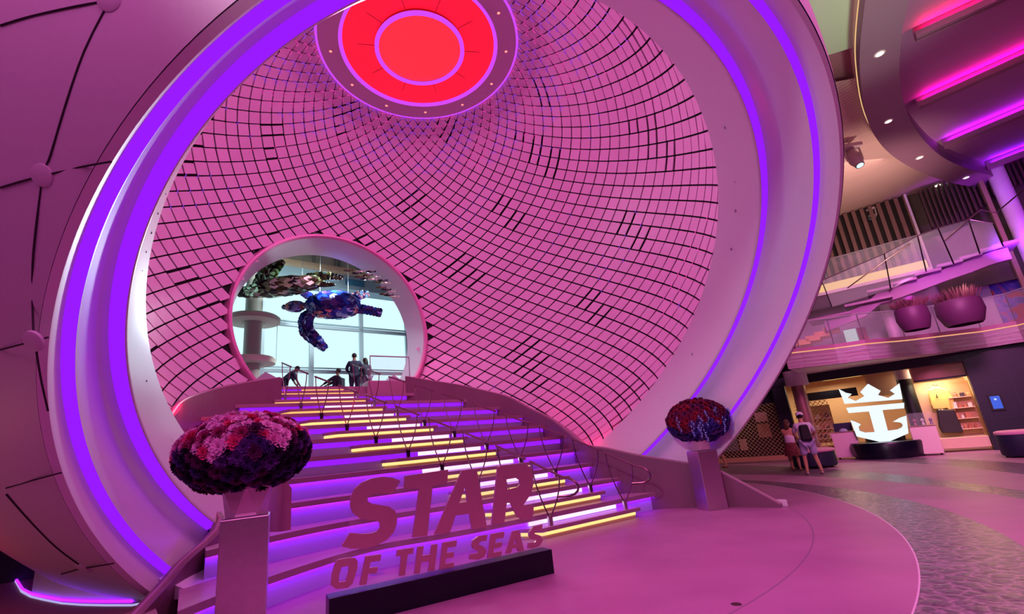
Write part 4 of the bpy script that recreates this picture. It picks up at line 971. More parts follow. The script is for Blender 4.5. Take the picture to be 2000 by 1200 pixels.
# wall with mural behind
b = MB(); fbox(b, -1, 9, 3.93, 7.0, 3.2, 3.3); struct(b.build('wall_gallery', mat('gallery_white', (190, 186, 190), .6)))
mur = bpy.data.materials.new('mural'); mur.use_nodes = True; nt = mur.node_tree; tc = nt.nodes.new('ShaderNodeTexCoord'); nz = nt.nodes.new('ShaderNodeTexNoise'); nz.inputs['Scale'].default_value = 1.1; nz.inputs['Distortion'].default_value = 1.5
rp = nt.nodes.new('ShaderNodeValToRGB'); e = rp.color_ramp.elements; e[0].position = .42; e[0].color = (*lin((60, 50, 160)), 1); e[1].position = .56; e[1].color = (*lin((170, 20, 30)), 1); q = e.new(.49); q.color = (*lin((110, 90, 190)), 1)
nt.links.new(tc.outputs['Object'], nz.inputs[0]); nt.links.new(nz.outputs['Fac'], rp.inputs[0]); nt.links.new(rp.outputs[0], nt.nodes['Principled BSDF'].inputs['Base Color'])
sa = fsz(1932, 560, 3.1)[0]; b = MB(); fbox(b, sa, sa+4, 3.93, 6.6, 3.05, 3.15); tag(b.build('mural_panel', mur), 'abstract red and blue mural wall at the right edge of the gallery', 'mural')
sa = fsz(1648, 650, 2.6)[0]
b = MB(); fbox(b, sa, sa+.45, 3.93, 5.3, 2.5, 2.6); tag(b.build('lit_poster', glow('poster_pale', (190, 205, 205), .8)), 'pale backlit poster low on the gallery wall above the pink column', 'poster')
b = MB(); fbox(b, sa+.5, sa+.8, 3.93, 5.3, 2.5, 2.6); tag(b.build('red_banner', mat('red_banner', (180, 30, 60), .6)), 'narrow red banner beside the pale poster', 'banner')
c = fp(fsz(1736, 620, 1.6)[0], 3.93, 1.6); t = thing('round_column', 'slim white column on the gallery left of the planters', 'column', c); MB().lathe([(0, .2), (3.0, .2)], c, 20).build('shaft', white_paint, t, smooth=True)
# upper deck fascia
t = thing('upper_balcony', 'long glowing cream balcony front above the gallery stairs', 'balcony', fp(2, 6.8, 0))
fbox(MB(), -1.5, 4.25, 6.72, 7.05, .2, .35).build('lit_fascia', glow('cream_glow', (255, 205, 140), .85), t)
fbox(MB(), -1.5, 4.3, 6.60, 6.72, .15, .4).build('lower_edge', white_paint, t)
fbox(MB(), -1.5, 4.3, 6.60, 6.70, .35, 3.2).build('deck', white_paint, t)
glassrail([tuple(fp(-.5, 0, .3))[:2], tuple(fp(4.25, 0, .3))[:2]], 7.05, 1.05, 'glass balustrade above the glowing cream balcony front', every=1.4)
# slatted walls
t = thing('slatted_wall', 'dark brown wall of tall vertical timber slats under the plank ceiling', 'wall panel', fp(2, 7, 2))
fbox(MB(), -1.5, 4.5, 6.7, 10.5, 2.2, 2.3).build('backing', mat('slat_back', (24, 14, 16), .7), t)
sg = mat('slat_brown', (120, 84, 80), .5, noise=.15, nscale=3)
for k in range(20):
    s_ = -1.3+.30*k; 
    if s_ > 4.4: break
    fbox(MB(), s_, s_+.14, 6.7, 10.45, 2.0, 2.2).build('slat', sg, t)
fbox(MB(), 4.45, 4.53, 6.7, 10.45, 1.9, 2.1).build('corner_trim', white_paint, t)
stone2 = mat('rock_wall', (84, 78, 66), .8, noise=.45, nscale=1.4)
b = MB(); fbox(b, 4.53, 12, 6.0, 10.6, 2.4, 2.5); struct(b.build('wall_rock', stone2))
t = thing('slat_canopy', 'row of small dark hanging slats with a wavy lower edge right of the slatted wall', 'slats', fp(7, 9, 1.6))
for k in range(30):
    s_ = 4.9+.15*k; zl = 8.75+.32*math.sin(k*.26+3.6)+.018*k; fbox(MB(), s_, s_+.06, zl, 10.3, 1.6, 1.9).build('slat', wood_dark, t)
# gallery stairs
t = thing('gallery_staircase', 'floating-tread staircase climbing to the right above the gallery, lit violet', 'staircase', fa(1600, 640, -.9))
tr = [((1579,629),(1660,606)),((1650,600),(1744,582)),((1694,572),(1745,562)),((1739,557),(1792,547)),((1787,539),(1840,528)),((1831,522),(1882,512)),((1875,507),(1920,498)),((1913,492),(1949,485)),((1939,484),(1967,478)),((1958,479),(1993,473))]
tm = mat('tread_mauve', (150, 100, 150), .4)
pts = []
for (a, c) in tr:
    p, q = fa(*a, -.9), fa(*c, -.9); q.z = p.z; b = MB(); d = FN*1.3
    b.hexa([p, q, q+d, p+d], [x+ZZ*.09 for x in (p, q, q+d, p+d)]); b.build('tread', tm, t); pts.append((p, q))
b = MB()
for i in range(len(pts)-1):
    a = pts[i][0].lerp(pts[i][1], .35)-ZZ*.05; c = pts[i+1][0].lerp(pts[i+1][1], .35)-ZZ*.05
    b.hexa([a-ZZ*.42+FN*.3, c-ZZ*.42+FN*.3, c-ZZ*.42+FN*.5, a-ZZ*.42+FN*.5], [a+FN*.3, c+FN*.3, c+FN*.5, a+FN*.5])
b.build('stringer', tm, t)
g = MB(); rl = MB(); tp = [(1605, 548), (1727, 496), (1792, 461), (1832, 446), (1891, 429), (1940, 437)]
TP = [fa(x, y, -.95) for x, y in tp]; BT = [fa(x, y, -.95) for x, y in ((1625, 600), (1740, 565), (1809, 530), (1863, 516), (1914, 496), (1960, 482))]
for i in range(len(TP)-1):
    g.hexa([BT[i], BT[i+1], BT[i+1]+FN*.02, BT[i]+FN*.02], [TP[i], TP[i+1], TP[i+1]+FN*.02, TP[i]+FN*.02])
g.build('glass_side', glass_m, t)
for a, c in zip(TP, BT): MB().tube([a, c], .022, 6).build('post', chrome, t)
MB().tube(TP, .02, 6).build('handrail_glass_edge', chrome, t)
MB().tube([fa(x, y, -1.0) for x, y in ((1655, 563), (1730, 508), (1778, 476))], .022, 6).build('handrail', bronze, t)
MB().tube([fa(x, y, -1.0) for x, y in ((1845, 470), (1891, 430), (1915, 410), (1945, 416), (1962, 402), (2000, 370))], .022, 6).build('handrail', chrome, t)
# lower landing treads at the left, with warm risers
t = thing('lower_flight', 'short lower flight with warm lit steps beside the violet ring edge', 'staircase', fa(1590, 660, -.3))
for i, (x, y) in enumerate(((1556, 676), (1575, 668), (1592, 660), (1610, 650))):
    p = fa(x, y, -.3); MB().hexa([p, p+FD*.5, p+FD*.5+FN, p+FN], [q+ZZ*.22 for q in (p, p+FD*.5, p+FD*.5+FN, p+FN)]).build('step', mat('warm_step', (226, 180, 120), .5), t)
# violet stage light on rock wall
spot('violet_stage_light', fp(6.2, 6.2, -1.5), fp(6.6, 8.6, 2.4), 500, (.35, .05, 1), 80, .1, 1)
spot('violet_stage_light', fp(3.0, 5.0, -4.5), fp(5.0, 6.3, -.5), 500, (.6, .08, 1), 50, .1, 1)
# purple lit column
c = fp(fsz(1990, 440, 1.5)[0], 0, 1.5); t = thing('round_column', 'tall column washed violet at the right edge above the gallery', 'column', c)
MB().lathe([(3.97, .26), (10.2, .26)], c, 24).build('shaft', white_paint, t, smooth=True)
fbox(MB(), (c-PF).dot(FD)-.55, (c-PF).dot(FD)-.42, 3.97, 10.2, 1.4, 1.6).build('side_fin', mat('fin_olive', (150, 130, 100), .5), t)
spot('violet_stage_light', c+Vector((-1.2, -2.2, 6.0)), c+ZZ*8.5, 420, (.55, .05, 1), 60)
# ------------------------------------------------------------------ upper ceilings
plank = bpy.data.materials.new('plank_ceiling'); plank.use_nodes = True; nt = plank.node_tree; tc = nt.nodes.new('ShaderNodeTexCoord'); mp = nt.nodes.new('ShaderNodeMapping'); mp.inputs['Rotation'].default_value = (0, 0, math.radians(52)); wv_ = nt.nodes.new('ShaderNodeTexBrick')
wv_.inputs['Scale'].default_value = 1; wv_.inputs['Brick Width'].default_value = 40; wv_.inputs['Row Height'].default_value = .16; wv_.inputs['Mortar Size'].default_value = .008; wv_.inputs['Color1'].default_value = (*lin((226, 196, 184)), 1); wv_.inputs['Color2'].default_value = (*lin((222, 192, 180)), 1); wv_.inputs['Mortar'].default_value = (*lin((120, 90, 88)), 1)
nt.links.new(tc.outputs['Object'], mp.inputs[0]); nt.links.new(mp.outputs[0], wv_.inputs[0]); nt.links.new(wv_.outputs[0], nt.nodes['Principled BSDF'].inputs['Base Color'])
ZC = 10.5
wallq('ceiling_plank', [(6, 11.5, ZC), (30, 8, ZC), (30, 32, ZC), (6, 32, ZC)], plank)
q1 = [atz(px, py, ZC-.02) for px, py in ((1560, -60), (1700, -60), (1690, 85), (1668, 92), (1605, 112), (1540, 112))]
struct(MB().add(q1+[p+ZZ*.2 for p in q1], [(0, 1, 2, 3, 4, 5)]).build('ceiling_green', mat('pale_green', (190, 212, 178), .6)))
q1 = [atz(px, py, ZC+.3) for px, py in ((1604, 112), (1672, 92), (1690, 200), (1640, 270), (1600, 240))]
struct(MB().add(q1, [tuple(range(5))]).build('ceiling_mauve', mat('mauve_panel', (170, 120, 130), .6)))
soff = [(1700, -80), (1690, 0), (1680, 90), (1680, 150), (1690, 220), (1708, 265), (1740, 302), (1790, 333), (1850, 355), (1905, 366), (1960, 372), (2040, 366), (2120, 350)]
sin_ = [(1795, -80), (1776, 0), (1762, 60), (1757, 130), (1762, 185), (1778, 235), (1803, 272), (1835, 303), (1870, 322), (1915, 338), (1960, 347), (2030, 352), (2110, 340)]
ZS = 9.85; A_s = smoothpath([atz(x, y, ZS) for x, y in soff], 4); B_s = smoothpath([atz(x, y, ZS) for x, y in sin_], 4)
t = thing('curved_ceiling_soffit', 'broad curved mauve soffit framing the magenta ceiling panel, with downlights', 'ceiling panel', A_s[10])
b = MB(); n = len(A_s)
for i in range(n-1): b.hexa([A_s[i], A_s[i+1], B_s[i+1], B_s[i]], [p+ZZ*.35 for p in (A_s[i], A_s[i+1], B_s[i+1], B_s[i])])
b.build('soffit', mat('soffit_mauve', (140, 104, 126), .5), t, smooth=True)
b = MB()
for i in range(n-1):
    a, c = A_s[i]+ZZ*.36, A_s[i+1]+ZZ*.36; b.add([a, c, c+ZZ*.6, a+ZZ*.6], [(0, 1, 2, 3)])
b.build('outer_upstand', warm_wall, t)
MB().tube([p+ZZ*.33-(B_s[i]-p).normalized()*.01 for i, p in enumerate(A_s)], .012, 5).build('light_strip', glow('cove_warm', (255, 205, 140), .9), t)
MB().tube([p+ZZ*.37-(p-A_s[i]).normalized()*.05 for i, p in enumerate(B_s)], .02, 5).build('light_strip', glow('cove_magenta', (230, 30, 220), 4), t)
for i, (px, py) in enumerate(((1718, 105), (1735, 237), (1796, 308), (1887, 347), (1978, 361))):
    p = atz(px, py, ZS-.005); b = MB(); b.use(plaster); b.lathe([(0, .12), (-.012, .11), (-.012, .085)], p, 18); b.use(glow('downlight_white', (255, 235, 215), 3)); b.lathe([(-.010, .085), (-.006, 0)], p, 18); b.build('downlight', None, t)
mp_ = thing('magenta_ceiling', 'recessed glowing magenta ceiling panel with dark diagonal light fins', 'ceiling panel', B_s[12])
q = B_s+[Vector((34, 18, ZS)), Vector((34, 4, ZS))]
from mathutils.geometry import tessellate_polygon
QL = [Vector((p.x, p.y, ZS+.60)) for p in B_s]+[Vector((27, 16, ZS+.60)), Vector((22, 3, ZS+.60))]
b = MB(); b.add(QL, [tuple(x) for x in tessellate_polygon([QL])]); b.build('recess_panel', mat('recess_white', (166, 120, 160), .6), mp_)
b = MB()
for i in range(n-1): b.add([B_s[i]+ZZ*.35, B_s[i+1]+ZZ*.35, B_s[i+1]+ZZ*.62, B_s[i]+ZZ*.62], [(0, 1, 2, 3)])
b.build('recess_side', mat('recess_white'), mp_)
finm = mat('fin_mauve', (150, 105, 130), .5)
for (a, c, col) in (((1790, 78), (2040, -35), (255, 10, 110)), ((1795, 212), (2050, 98), (250, 10, 170)), ((1845, 290), (2050, 205), (190, 20, 240)), ((1930, 331), (2060, 282), (140, 20, 250))):
    p, q = atz(*a, ZS+.25), atz(*c, ZS+.25); d = (q-p).normalized(); q = p+d*max((q-p).length, 7); s_ = Vector((-d.y, d.x, 0))
    if s_.dot(CAM-p) > 0: s_ = -s_
    MB().hexa([p-s_*.11, q-s_*.11, q+s_*.11, p+s_*.11], [x+ZZ*.16 for x in (p-s_*.11, q-s_*.11, q+s_*.11, p+s_*.11)]).build('light_fin', finm, mp_)
    st_ = p-s_*.09+ZZ*.165+d*.15; en = q-s_*.09+ZZ*.165
    b = MB(); b.add([st_, en, en+s_*.07, st_+s_*.07], [(0, 1, 2, 3)]); b.build('light_strip', glow('fin_led_%d' % col[2], col, 45), mp_)
    MB().hexa([p, q, q+s_*.02, p+s_*.02], [x+ZZ*.33 for x in (p, q, q+s_*.02, p+s_*.02)]).build('baffle', finm, mp_)
# ceiling downlights in planks
for i, (px, py) in enumerate(((1831, 363), (1661, 418))):
    p = atz(px, py, ZC-.01); b = MB(); b.lathe([(0, .10), (-.012, .09), (-.008, 0)], p, 16)
    tag(b.build('ceiling_downlight', glow('downlight_white', (255, 235, 215), 3)), ['round downlight in the plank ceiling just below the curved soffit', 'round downlight in the plank ceiling beside the violet ring'][i], 'downlight')
# moving head lights
def moving_head(px, py, d, aimpx, sc_, label, lens=(190, 240, 255)):
    c = atd(px, py, d); tgt = atd(*aimpx, d-.5); ax = (tgt-c).normalized(); u_ = ax.cross(ZZ).normalized(); v_ = u_.cross(ax)
    t = thing('moving_head_light', label, 'stage light', c)
    r = sc_; MB().lathe([(-.50*r, 0), (-.50*r, .12*r), (-.40*r, .20*r), (-.1*r, .25*r), (.15*r, .24*r), (.40*r, .17*r), (.46*r, .165*r)], c, 24, frame=(u_, v_, ax)).build('lamp_body', mat('fixture_white', (215, 195, 195), .45), t, smooth=True)
    MB().lathe([(.46*r, .165*r), (.47*r, .13*r)], c, 24, frame=(u_, v_, ax)).build('bezel', black_m, t)
    MB().lathe([(.465*r, .13*r), (.465*r, 0)], c, 24, frame=(u_, v_, ax)).build('lens', glow('lens_%d' % lens[0], lens, 1.6), t)
    for s_ in (-1, 1): MB().hexa([c+u_*s_*.27*r+ax*x*r+ZZ*0 for x in (-.12, .12)]+[c+u_*s_*.33*r+ax*x*r for x in (.12, -.12)], [c+u_*s_*.27*r+ax*x*r*.7+ZZ*.5*r for x in (-.12, .12)]+[c+u_*s_*.33*r+ax*x*r*.7+ZZ*.5*r for x in (.12, -.12)]).build('yoke_arm', mat('fixture_white'), t, bevel=.01)
    MB().box(c+ZZ*.56*r, (.72*r, .40*r, .16*r), (u_, u_.cross(ZZ), ZZ)).build('base', mat('fixture_white'), t, bevel=.01)
    MB().tube([c+ZZ*.62*r, Vector((c.x, c.y, ZC))], .03, 8).build('hanger', mat('fixture_white'), t)
    return t
moving_head(1620, 40, 11.5, (1655, 78), .85, 'large white moving head stage light high beside the ring, lens lit')
def ceil_d(px, py, drop): p_ = atz(px, py, ZC-drop); return (p_-CAM).dot(_fw)
moving_head(1669, 310, ceil_d(1669, 310, .75), (1694, 340), .80, 'white moving head stage light below the plank ceiling, beside the ring')
moving_head(1704, 424, ceil_d(1704, 424, .5), (1690, 436), .62, 'small white round lensed fixture in front of the slatted wall', lens=(30, 30, 34))
area('gallery_light', (13, 14.5, 9.6), (13, 19, 6), 3, 150, (1, .62, .55))
area('gallery_light', (14, 15, 3.3), (14, 14, 0), 2.5, 45, (1, .7, .45))
spot('right_hall_light', (12, 8, 5), (12, 13, 10), 120, (1, .5, .6), 100, .2, .8)
spot('green_fill_spot', (8.6, 7.6, 6.5), (9.0, 8.6, 10.5), 320, (.8, 1, .72), 70, .2, .7)  # unseen upward spot added to light the pale green ceiling panel
# ------------------------------------------------------------------ hanging sculptures behind the oculus
CR, CU, CF = _rt.copy(), _up.copy(), _fw.copy()
def disc_at(b, p, nrm, r, rg, n=6):
    nrm = Vector(nrm).normalized(); a = nrm.orthogonal().normalized(); q = nrm.cross(a); t = Vector((rg.uniform(-.25, .25), rg.uniform(-.25, .25), rg.uniform(-.25, .25)))
    nn2 = (nrm+t).normalized(); a = (a-nn2*a.dot(nn2)).normalized(); q = nn2.cross(a); o = rg.random()*2
    L = [p+(a*math.cos(2*PI*k/n+o)+q*math.sin(2*PI*k/n+o))*r*rg.uniform(.85, 1.1) for k in range(n)]
    b.add([x+nn2*.012 for x in L]+[x-nn2*.012 for x in L], [tuple(range(n)), tuple(range(2*n-1, n-1, -1))]+[(i, n+i, n+(i+1) % n, (i+1) % n) for i in range(n)])
def mosaic(name, c, rad, ax, N_, r, mats_, parent, seed, core=None):
    rg = random.Random(seed); b = MB()
    if core: b.use(core); b.blob(c, [x*.93 for x in rad], 18, 12, ax)
    for i in range(N_):
        z = 1-2*(i+.5)/N_; a = i*2.39996; q = math.sqrt(1-z*z); d = (q*math.cos(a), q*math.sin(a), z)
        p = c+ax[0]*d[0]*rad[0]+ax[1]*d[1]*rad[1]+ax[2]*d[2]*rad[2]; nr = ax[0]*d[0]/rad[0]+ax[1]*d[1]/rad[1]+ax[2]*d[2]/rad[2]
        b.use(rg.choice(mats_)); disc_at(b, p, nr, r, rg)
    return b.build(name, None, parent)
def flipper(name, pts, ws, mats_, parent, seed):
    rg = random.Random(seed); b = MB(); P = smoothpath(pts, 5); n = len(P)
    for i, p in enumerate(P):
        t = i/(n-1)*(len(ws)-1); k = min(int(t), len(ws)-2); w_ = ws[k]+(ws[k+1]-ws[k])*(t-k)
        d = (P[min(i+1, n-1)]-P[max(i-1, 0)]).normalized(); s_ = CF.cross(d).normalized()
        for f in (-.75, -.25, .25, .75):
            for sg in (1, -1):
                b.use(rg.choice(mats_)); disc_at(b, p+s_*w_*f*.5+CF*sg*.05, CF*sg+s_*f*.8, w_*.30, rg)
    return b.build(name, None, parent)
mb_ = mat('mosaic_navy', (16, 26, 110), .18, .3); mb2 = mat('mosaic_blue', (30, 60, 160), .15, .3); mb3 = mat('mosaic_violet', (70, 50, 120), .15, .3); mb4 = mat('mosaic_peach', (210, 150, 150), .2, .3); mb5 = mat('mosaic_ice', (150, 190, 235), .12, .3)
D1 = 18.0
def P_(px, py, dd=0): return atd(px, py, D1+dd)
m1 = D1/F_PX
t = thing('hanging_turtle', 'blue mirrored mosaic sea turtle hanging in the round opening', 'sculpture', P_(655, 600))
axx = (CR*math.cos(.06)+CU*math.sin(.06), CF, (CU*math.cos(.06)-CR*math.sin(.06)))
mosaic('shell', P_(650, 594), (50*m1, 42*m1, 24*m1), axx, 170, 8.5*m1, [mb_, mb_, mb2, mb3], t, 1, mat('turtle_core', (30, 40, 90), .3, .5))
mosaic('belly', P_(655, 606), (44*m1, 36*m1, 17*m1), axx, 90, 9*m1, [mb5, mb2, mb4], t, 2, mat('turtle_belly', (120, 150, 210), .3, .5))
mosaic('head', P_(577, 599), (17*m1, 13*m1, 10*m1), axx, 50, 6*m1, [mb5, mb2, mb4, mb3], t, 3, mat('turtle_core'))
mosaic('beak', P_(560, 600), (8*m1, 6*m1, 4*m1), axx, 20, 4*m1, [mb5, mb3], t, 4)
flipper('flipper', [P_(608, 613), P_(597, 625), P_(600, 648), P_(618, 665), P_(634, 681)], [16*m1, 24*m1, 24*m1, 20*m1, 12*m1], [mb_, mb2, mb5, mb3], t, 5)
flipper('flipper', [P_(690, 602), P_(712, 605), P_(742, 611)], [18*m1, 15*m1, 14*m1], [mb_, mb3, mb2], t, 6)
flipper('flipper', [P_(680, 585, .5), P_(700, 578, .8), P_(718, 574, 1)], [14*m1, 16*m1, 10*m1], [mb4, mb5, mb3], t, 7)
flipper('flipper', [P_(605, 580, 1), P_(592, 572, 1.4)], [14*m1, 12*m1], [mb2, mb3], t, 8)
for px in (625, 680): MB().tube([P_(px, 575), P_(px, 575)+ZZ*3.0], .008, 4).build('cable', frame_m, t)
D1 = 17.2; m1 = D1/F_PX
ms1 = mat('mosaic_silver', (150, 185, 125), .15, .3); ms2 = mat('mosaic_bronze', (84, 90, 50), .2, .3); ms3 = mat('mosaic_dark', (36, 46, 44), .2, .25); ms4 = mat('mosaic_pale', (195, 235, 190), .12, .3)
t = thing('hanging_turtle', 'silver and bronze mirrored sea turtle hanging at the upper left of the round opening', 'sculpture', P_(545, 560))
axx = (CR*math.cos(.16)+CU*math.sin(.16), CF, (CU*math.cos(.16)-CR*math.sin(.16)))
mosaic('shell', P_(556, 560), (72*m1, 50*m1, 17*m1), axx, 190, 9.5*m1, [ms1, ms2, ms3, ms4], t, 11, mat('silver_core', (90, 84, 76), .3, .6))
mosaic('head', P_(482, 570), (18*m1, 14*m1, 9*m1), axx, 46, 7*m1, [ms3, ms2], t, 12, mat('silver_core'))
flipper('flipper', [P_(508, 565), P_(518, 545), P_(530, 528), P_(553, 512)], [30*m1, 32*m1, 26*m1, 8*m1], [ms3, ms2, ms4], t, 13)
flipper('flipper', [P_(605, 545), P_(635, 539), P_(668, 543)], [18*m1, 14*m1, 7*m1], [ms2, ms3], t, 14)
flipper('flipper', [P_(612, 552), P_(632, 556), P_(652, 556)], [12*m1, 9*m1, 5*m1], [ms3, ms2], t, 15)
for px in (520, 590): MB().tube([P_(px, 545), P_(px, 545)+ZZ*2.5], .008, 4).build('cable', frame_m, t)
rg = random.Random(4)
fish = [(678,529),(694,534),(703,531),(716,538),(722,531),(731,541),(738,552),(745,548),(751,553),(700,541),(711,545),(725,546),(742,562),(752,566),(761,570),(748,575),(757,577),(768,580)]
wordsf = ['leftmost and topmost', 'second from the left', 'third from the left', 'fourth from the left', 'upper middle', 'middle', 'middle right', 'right of the middle', 'right edge of the upper group', 'lower left of the upper group', 'lower middle of the upper group', 'lower right of the upper group', 'left of the lower group', 'upper middle of the lower group', 'upper right of the lower group', 'lowest left of the lower group', 'lowest middle of the lower group', 'lowest right of the lower group']
for i, (px, py) in enumerate(fish):
    c = atd(px, py, 17.3+rg.uniform(-.3, .3)); b = MB(); k = 17.3/F_PX
    b.use([ms2, ms3, ms4][i % 3]); b.blob(c, (8*k, 3*k, 2.4*k), 10, 6, (CR, CF, CU)); b.add([c+CR*7*k, c+CR*12*k+CU*3*k, c+CR*12*k-CU*2*k, c+CR*7*k+CF*.02], [(0, 1, 2), (0, 2, 3)])
    tag(b.build('hanging_fish', None), 'small mirrored hanging fish, '+wordsf[i], 'sculpture', 'school of mirrored fish')
# ------------------------------------------------------------------ people
def skinmesh(name, nodes, edges, m, parent, root=0, sub=1):
    me = bpy.data.meshes.new(name); me.from_pydata([n[0] for n in nodes], edges, []); me.materials.append(m); o = bpy.data.objects.new(name, me); COL.objects.link(o)
    md = o.modifiers.new('skin', 'SKIN'); md.use_smooth_shade = True
    if not me.skin_vertices: return o
    for i, v in enumerate(me.skin_vertices[0].data):
        r = nodes[i][1]; v.radius = (r, r) if not isinstance(r, tuple) else r; v.use_root = (i == root)
    sd = o.modifiers.new('sub', 'SUBSURF'); sd.levels = sub; sd.render_levels = sub
    o.parent = parent
    return o
def person(label, pos, face, h=1.75, lean=0, arms=None, legs=None, cols=None, pelvis=.95, parts='', sit=False):
    t = thing('person', label, 'person', pos, None, face); f = h/1.75; t.scale = (f, f, f)
    sk, top, bot, hr, shoe = cols; cl, sl = math.cos(lean), math.sin(lean); pz = pelvis
    def T(x, y, z): return (x, y*cl+z*sl, pz+z*cl-y*sl)     # torso-local
    arms = arms or [((-.24, .02, 1.13), (-.25, .14, .88)), ((.24, .02, 1.13), (.25, .14, .88))]
    legs = legs or [((-.11, .02, .50), (-.12, 0, .09)), ((.11, .02, .50), (.12, 0, .09))]
    Nn_ = [(T(0, 0, 0), .13), (T(0, 0, .2), .12), (T(0, .0, .40), .13), (T(0, -.01, .53), .065), (T(0, .01, .60), .06), (T(0, .03, .68), .088), (T(0, .03, .76), .082), (T(0, .10, .66), .03)]
    Ee = [(0, 1), (1, 2), (2, 3), (3, 4), (4, 5), (5, 6), (5, 7)]
    AI = []
    for s_, (el, ha) in zip((-1, 1), arms):
        k = len(Nn_); el = Vector(el); ha = Vector(ha); sh = Vector(T(s_*.18, 0, .46)); d = (ha-el).normalized(); hd = ha+d*.06; sd = d.cross(Vector((0, 0, 1)) if abs(d.z) < .9 else Vector((1, 0, 0))).normalized()
        Nn_ += [(tuple(sh), .06), (tuple(sh.lerp(el, .5)), .05), (tuple(el), .042), (tuple(el.lerp(ha, .5)), .038), (tuple(ha), .027), (tuple(hd), .034)]
        Ee += [(2, k), (k, k+1), (k+1, k+2), (k+2, k+3), (k+3, k+4), (k+4, k+5)]
        for fi, (of, L) in enumerate(((-.028, .075), (-.010, .085), (.010, .082), (.027, .065))):
            j = len(Nn_); b0 = hd+sd*of+d*.02; Nn_ += [(tuple(b0+d*.02), .009), (tuple(b0+d*L), .007)]; Ee += [(k+5, j), (j, j+1)]
        j = len(Nn_); Nn_ += [(tuple(ha+d*.03+sd*-.04*s_), .010), (tuple(ha+d*.07+sd*-.055*s_), .008)]; Ee += [(k+4, j), (j, j+1)]
        AI.append((sh, el, ha))
    LI = []
    for s_, (kn, an) in zip((-1, 1), legs):
        k = len(Nn_); kn = Vector(kn); an = Vector(an); hp = Vector(T(s_*.10, 0, -.05)); fd = Vector((0, 1, 0))
        Nn_ += [(tuple(hp), .10), (tuple(hp.lerp(kn, .5)), .085), (tuple(kn), .058), (tuple(kn.lerp(an, .35)), .060), (tuple(an), .040), (tuple(an+fd*.06-ZZ*.045), .035), (tuple(an+fd*.15-ZZ*.055), .028)]
        Ee += [(0, k)]+[(k+i, k+i+1) for i in range(6)]; LI.append((hp, kn, an))
    skinmesh('body', Nn_, Ee, sk, t)
    # top garment
    n_ = [(T(0, 0, -.08), (.185, .145)), (T(0, 0, .06), (.185, .14)), (T(0, 0, .2), (.185, .14)), (T(0, 0, .40), (.20, .145)), (T(0, -.01, .50), .09)]
    e_ = [(0, 1), (1, 2), (2, 3), (3, 4)]
    if 'bare' in parts: n_ = n_[:4]; n_[3] = (T(0, 0, .34), (.17, .13)); e_ = [(0, 1), (1, 2), (2, 3)]
    else:
        for (sh, el, ha) in AI:
            k = len(n_); q = .85 if 'short' in parts else 1
            n_ += [(tuple(sh), .085), (tuple(sh.lerp(el, q*.6)), .075), (tuple(sh.lerp(el, q)), .066)]; e_ += [(3, k), (k, k+1), (k+1, k+2)]
            if 'short' not in parts: n_ += [(tuple(el.lerp(ha, .9)), .045)]; e_ += [(k+2, k+3)]
    skinmesh('shirt', n_, e_, top, t)
    n_ = [(T(0, 0, .02), (.19, .15))]; e_ = []
    if 'skirt' in parts:
        b = MB(); V = [(.0, .20), (.15, .25), (.33, .29)]; b.lathe([(pz+.03, .16), (pz-.1, .20), (pz-.25, .245), (pz-.42, .27)], (0, 0, 0), 22)
        b.v = [(x*(1+.05*math.sin(9*math.atan2(y, x))), y*.8, z) for x, y, z in b.v]; o = b.build('skirt', bot, None, smooth=True); o.parent = t
    else:
        for (hp, kn, an) in LI:
            k = len(n_); n_ += [(tuple(hp), .125), (tuple(hp.lerp(kn, .55)), .115), (tuple(hp.lerp(kn, .95)), .10 if 'shorts' in parts else .075)]; e_ += [(0, k), (k, k+1), (k+1, k+2)]
            if 'shorts' not in parts: n_ += [(tuple(an+ZZ*.02), .06)]; e_ += [(k+2, k+3)]
        skinmesh('shorts' if 'shorts' in parts else 'trousers', n_, e_, bot, t)
    for (hp, kn, an) in LI:
        b = MB(); b.blob(an+Vector((0, .07, -.05)), (.045, .14, .045), 12, 8); o = b.build('shoe', shoe, None, smooth=True); o.parent = t
    hc = Vector(T(0, .0, .745)); b = MB(); b.blob(hc, (.092, .10, .095), 16, 10)
    if 'long' in parts: b.blob(Vector(T(0, -.06, .58)), (.09, .055, .17), 14, 10)
    o = b.build('hair', hr, None, smooth=True); o.parent = t
    for s_ in (-1, 1):
        b = MB(); b.blob(Vector(T(s_*.087, .02, .69)), (.012, .02, .03), 8, 6); o = b.build('ear', sk, None); o.parent = t
        b = MB(); b.blob(Vector(T(s_*.032, .105, .705)), (.012, .008, .008), 8, 6); o = b.build('eye', black_m, None); o.parent = t
    b = MB(); b.blob(Vector(T(0, .125, .67)), (.012, .02, .022), 8, 6); o = b.build('nose', sk, None); o.parent = t
    b = MB(); b.blob(Vector(T(0, .112, .635)), (.024, .008, .006), 8, 5); o = b.build('mouth', mat('lips', (140, 70, 70), .6), None); o.parent = t
    if 'cap' in parts:
        b = MB(); b.lathe([(0, .105), (.05, .10), (.09, .07), (.105, 0)], Vector(T(0, .01, .76)), 18); b.add([tuple(Vector(T(0, .01, .76))+Vector((.09*math.cos(a), .10+.10*math.sin(a), .0))) for a in [PI*k/8 for k in range(9)]]+[tuple(Vector(T(0, .01, .76))+Vector((.09, .02, 0))), tuple(Vector(T(0, .01, .76))+Vector((-.09, .02, 0)))], [(9, 0, 1, 2, 3, 4, 5, 6, 7, 8, 10)])
        o = b.build('cap', mat('cap_white', (215, 220, 235), .7), None, smooth=True); o.parent = t
    return t, T
skin_t = mat('skin_tan', (205, 150, 120), .55); skin_d = mat('skin_brown', (120, 80, 62), .55)
hairb = mat('hair_brown', (84, 50, 34), .7); hairk = mat('hair_dark', (24, 18, 18), .7)
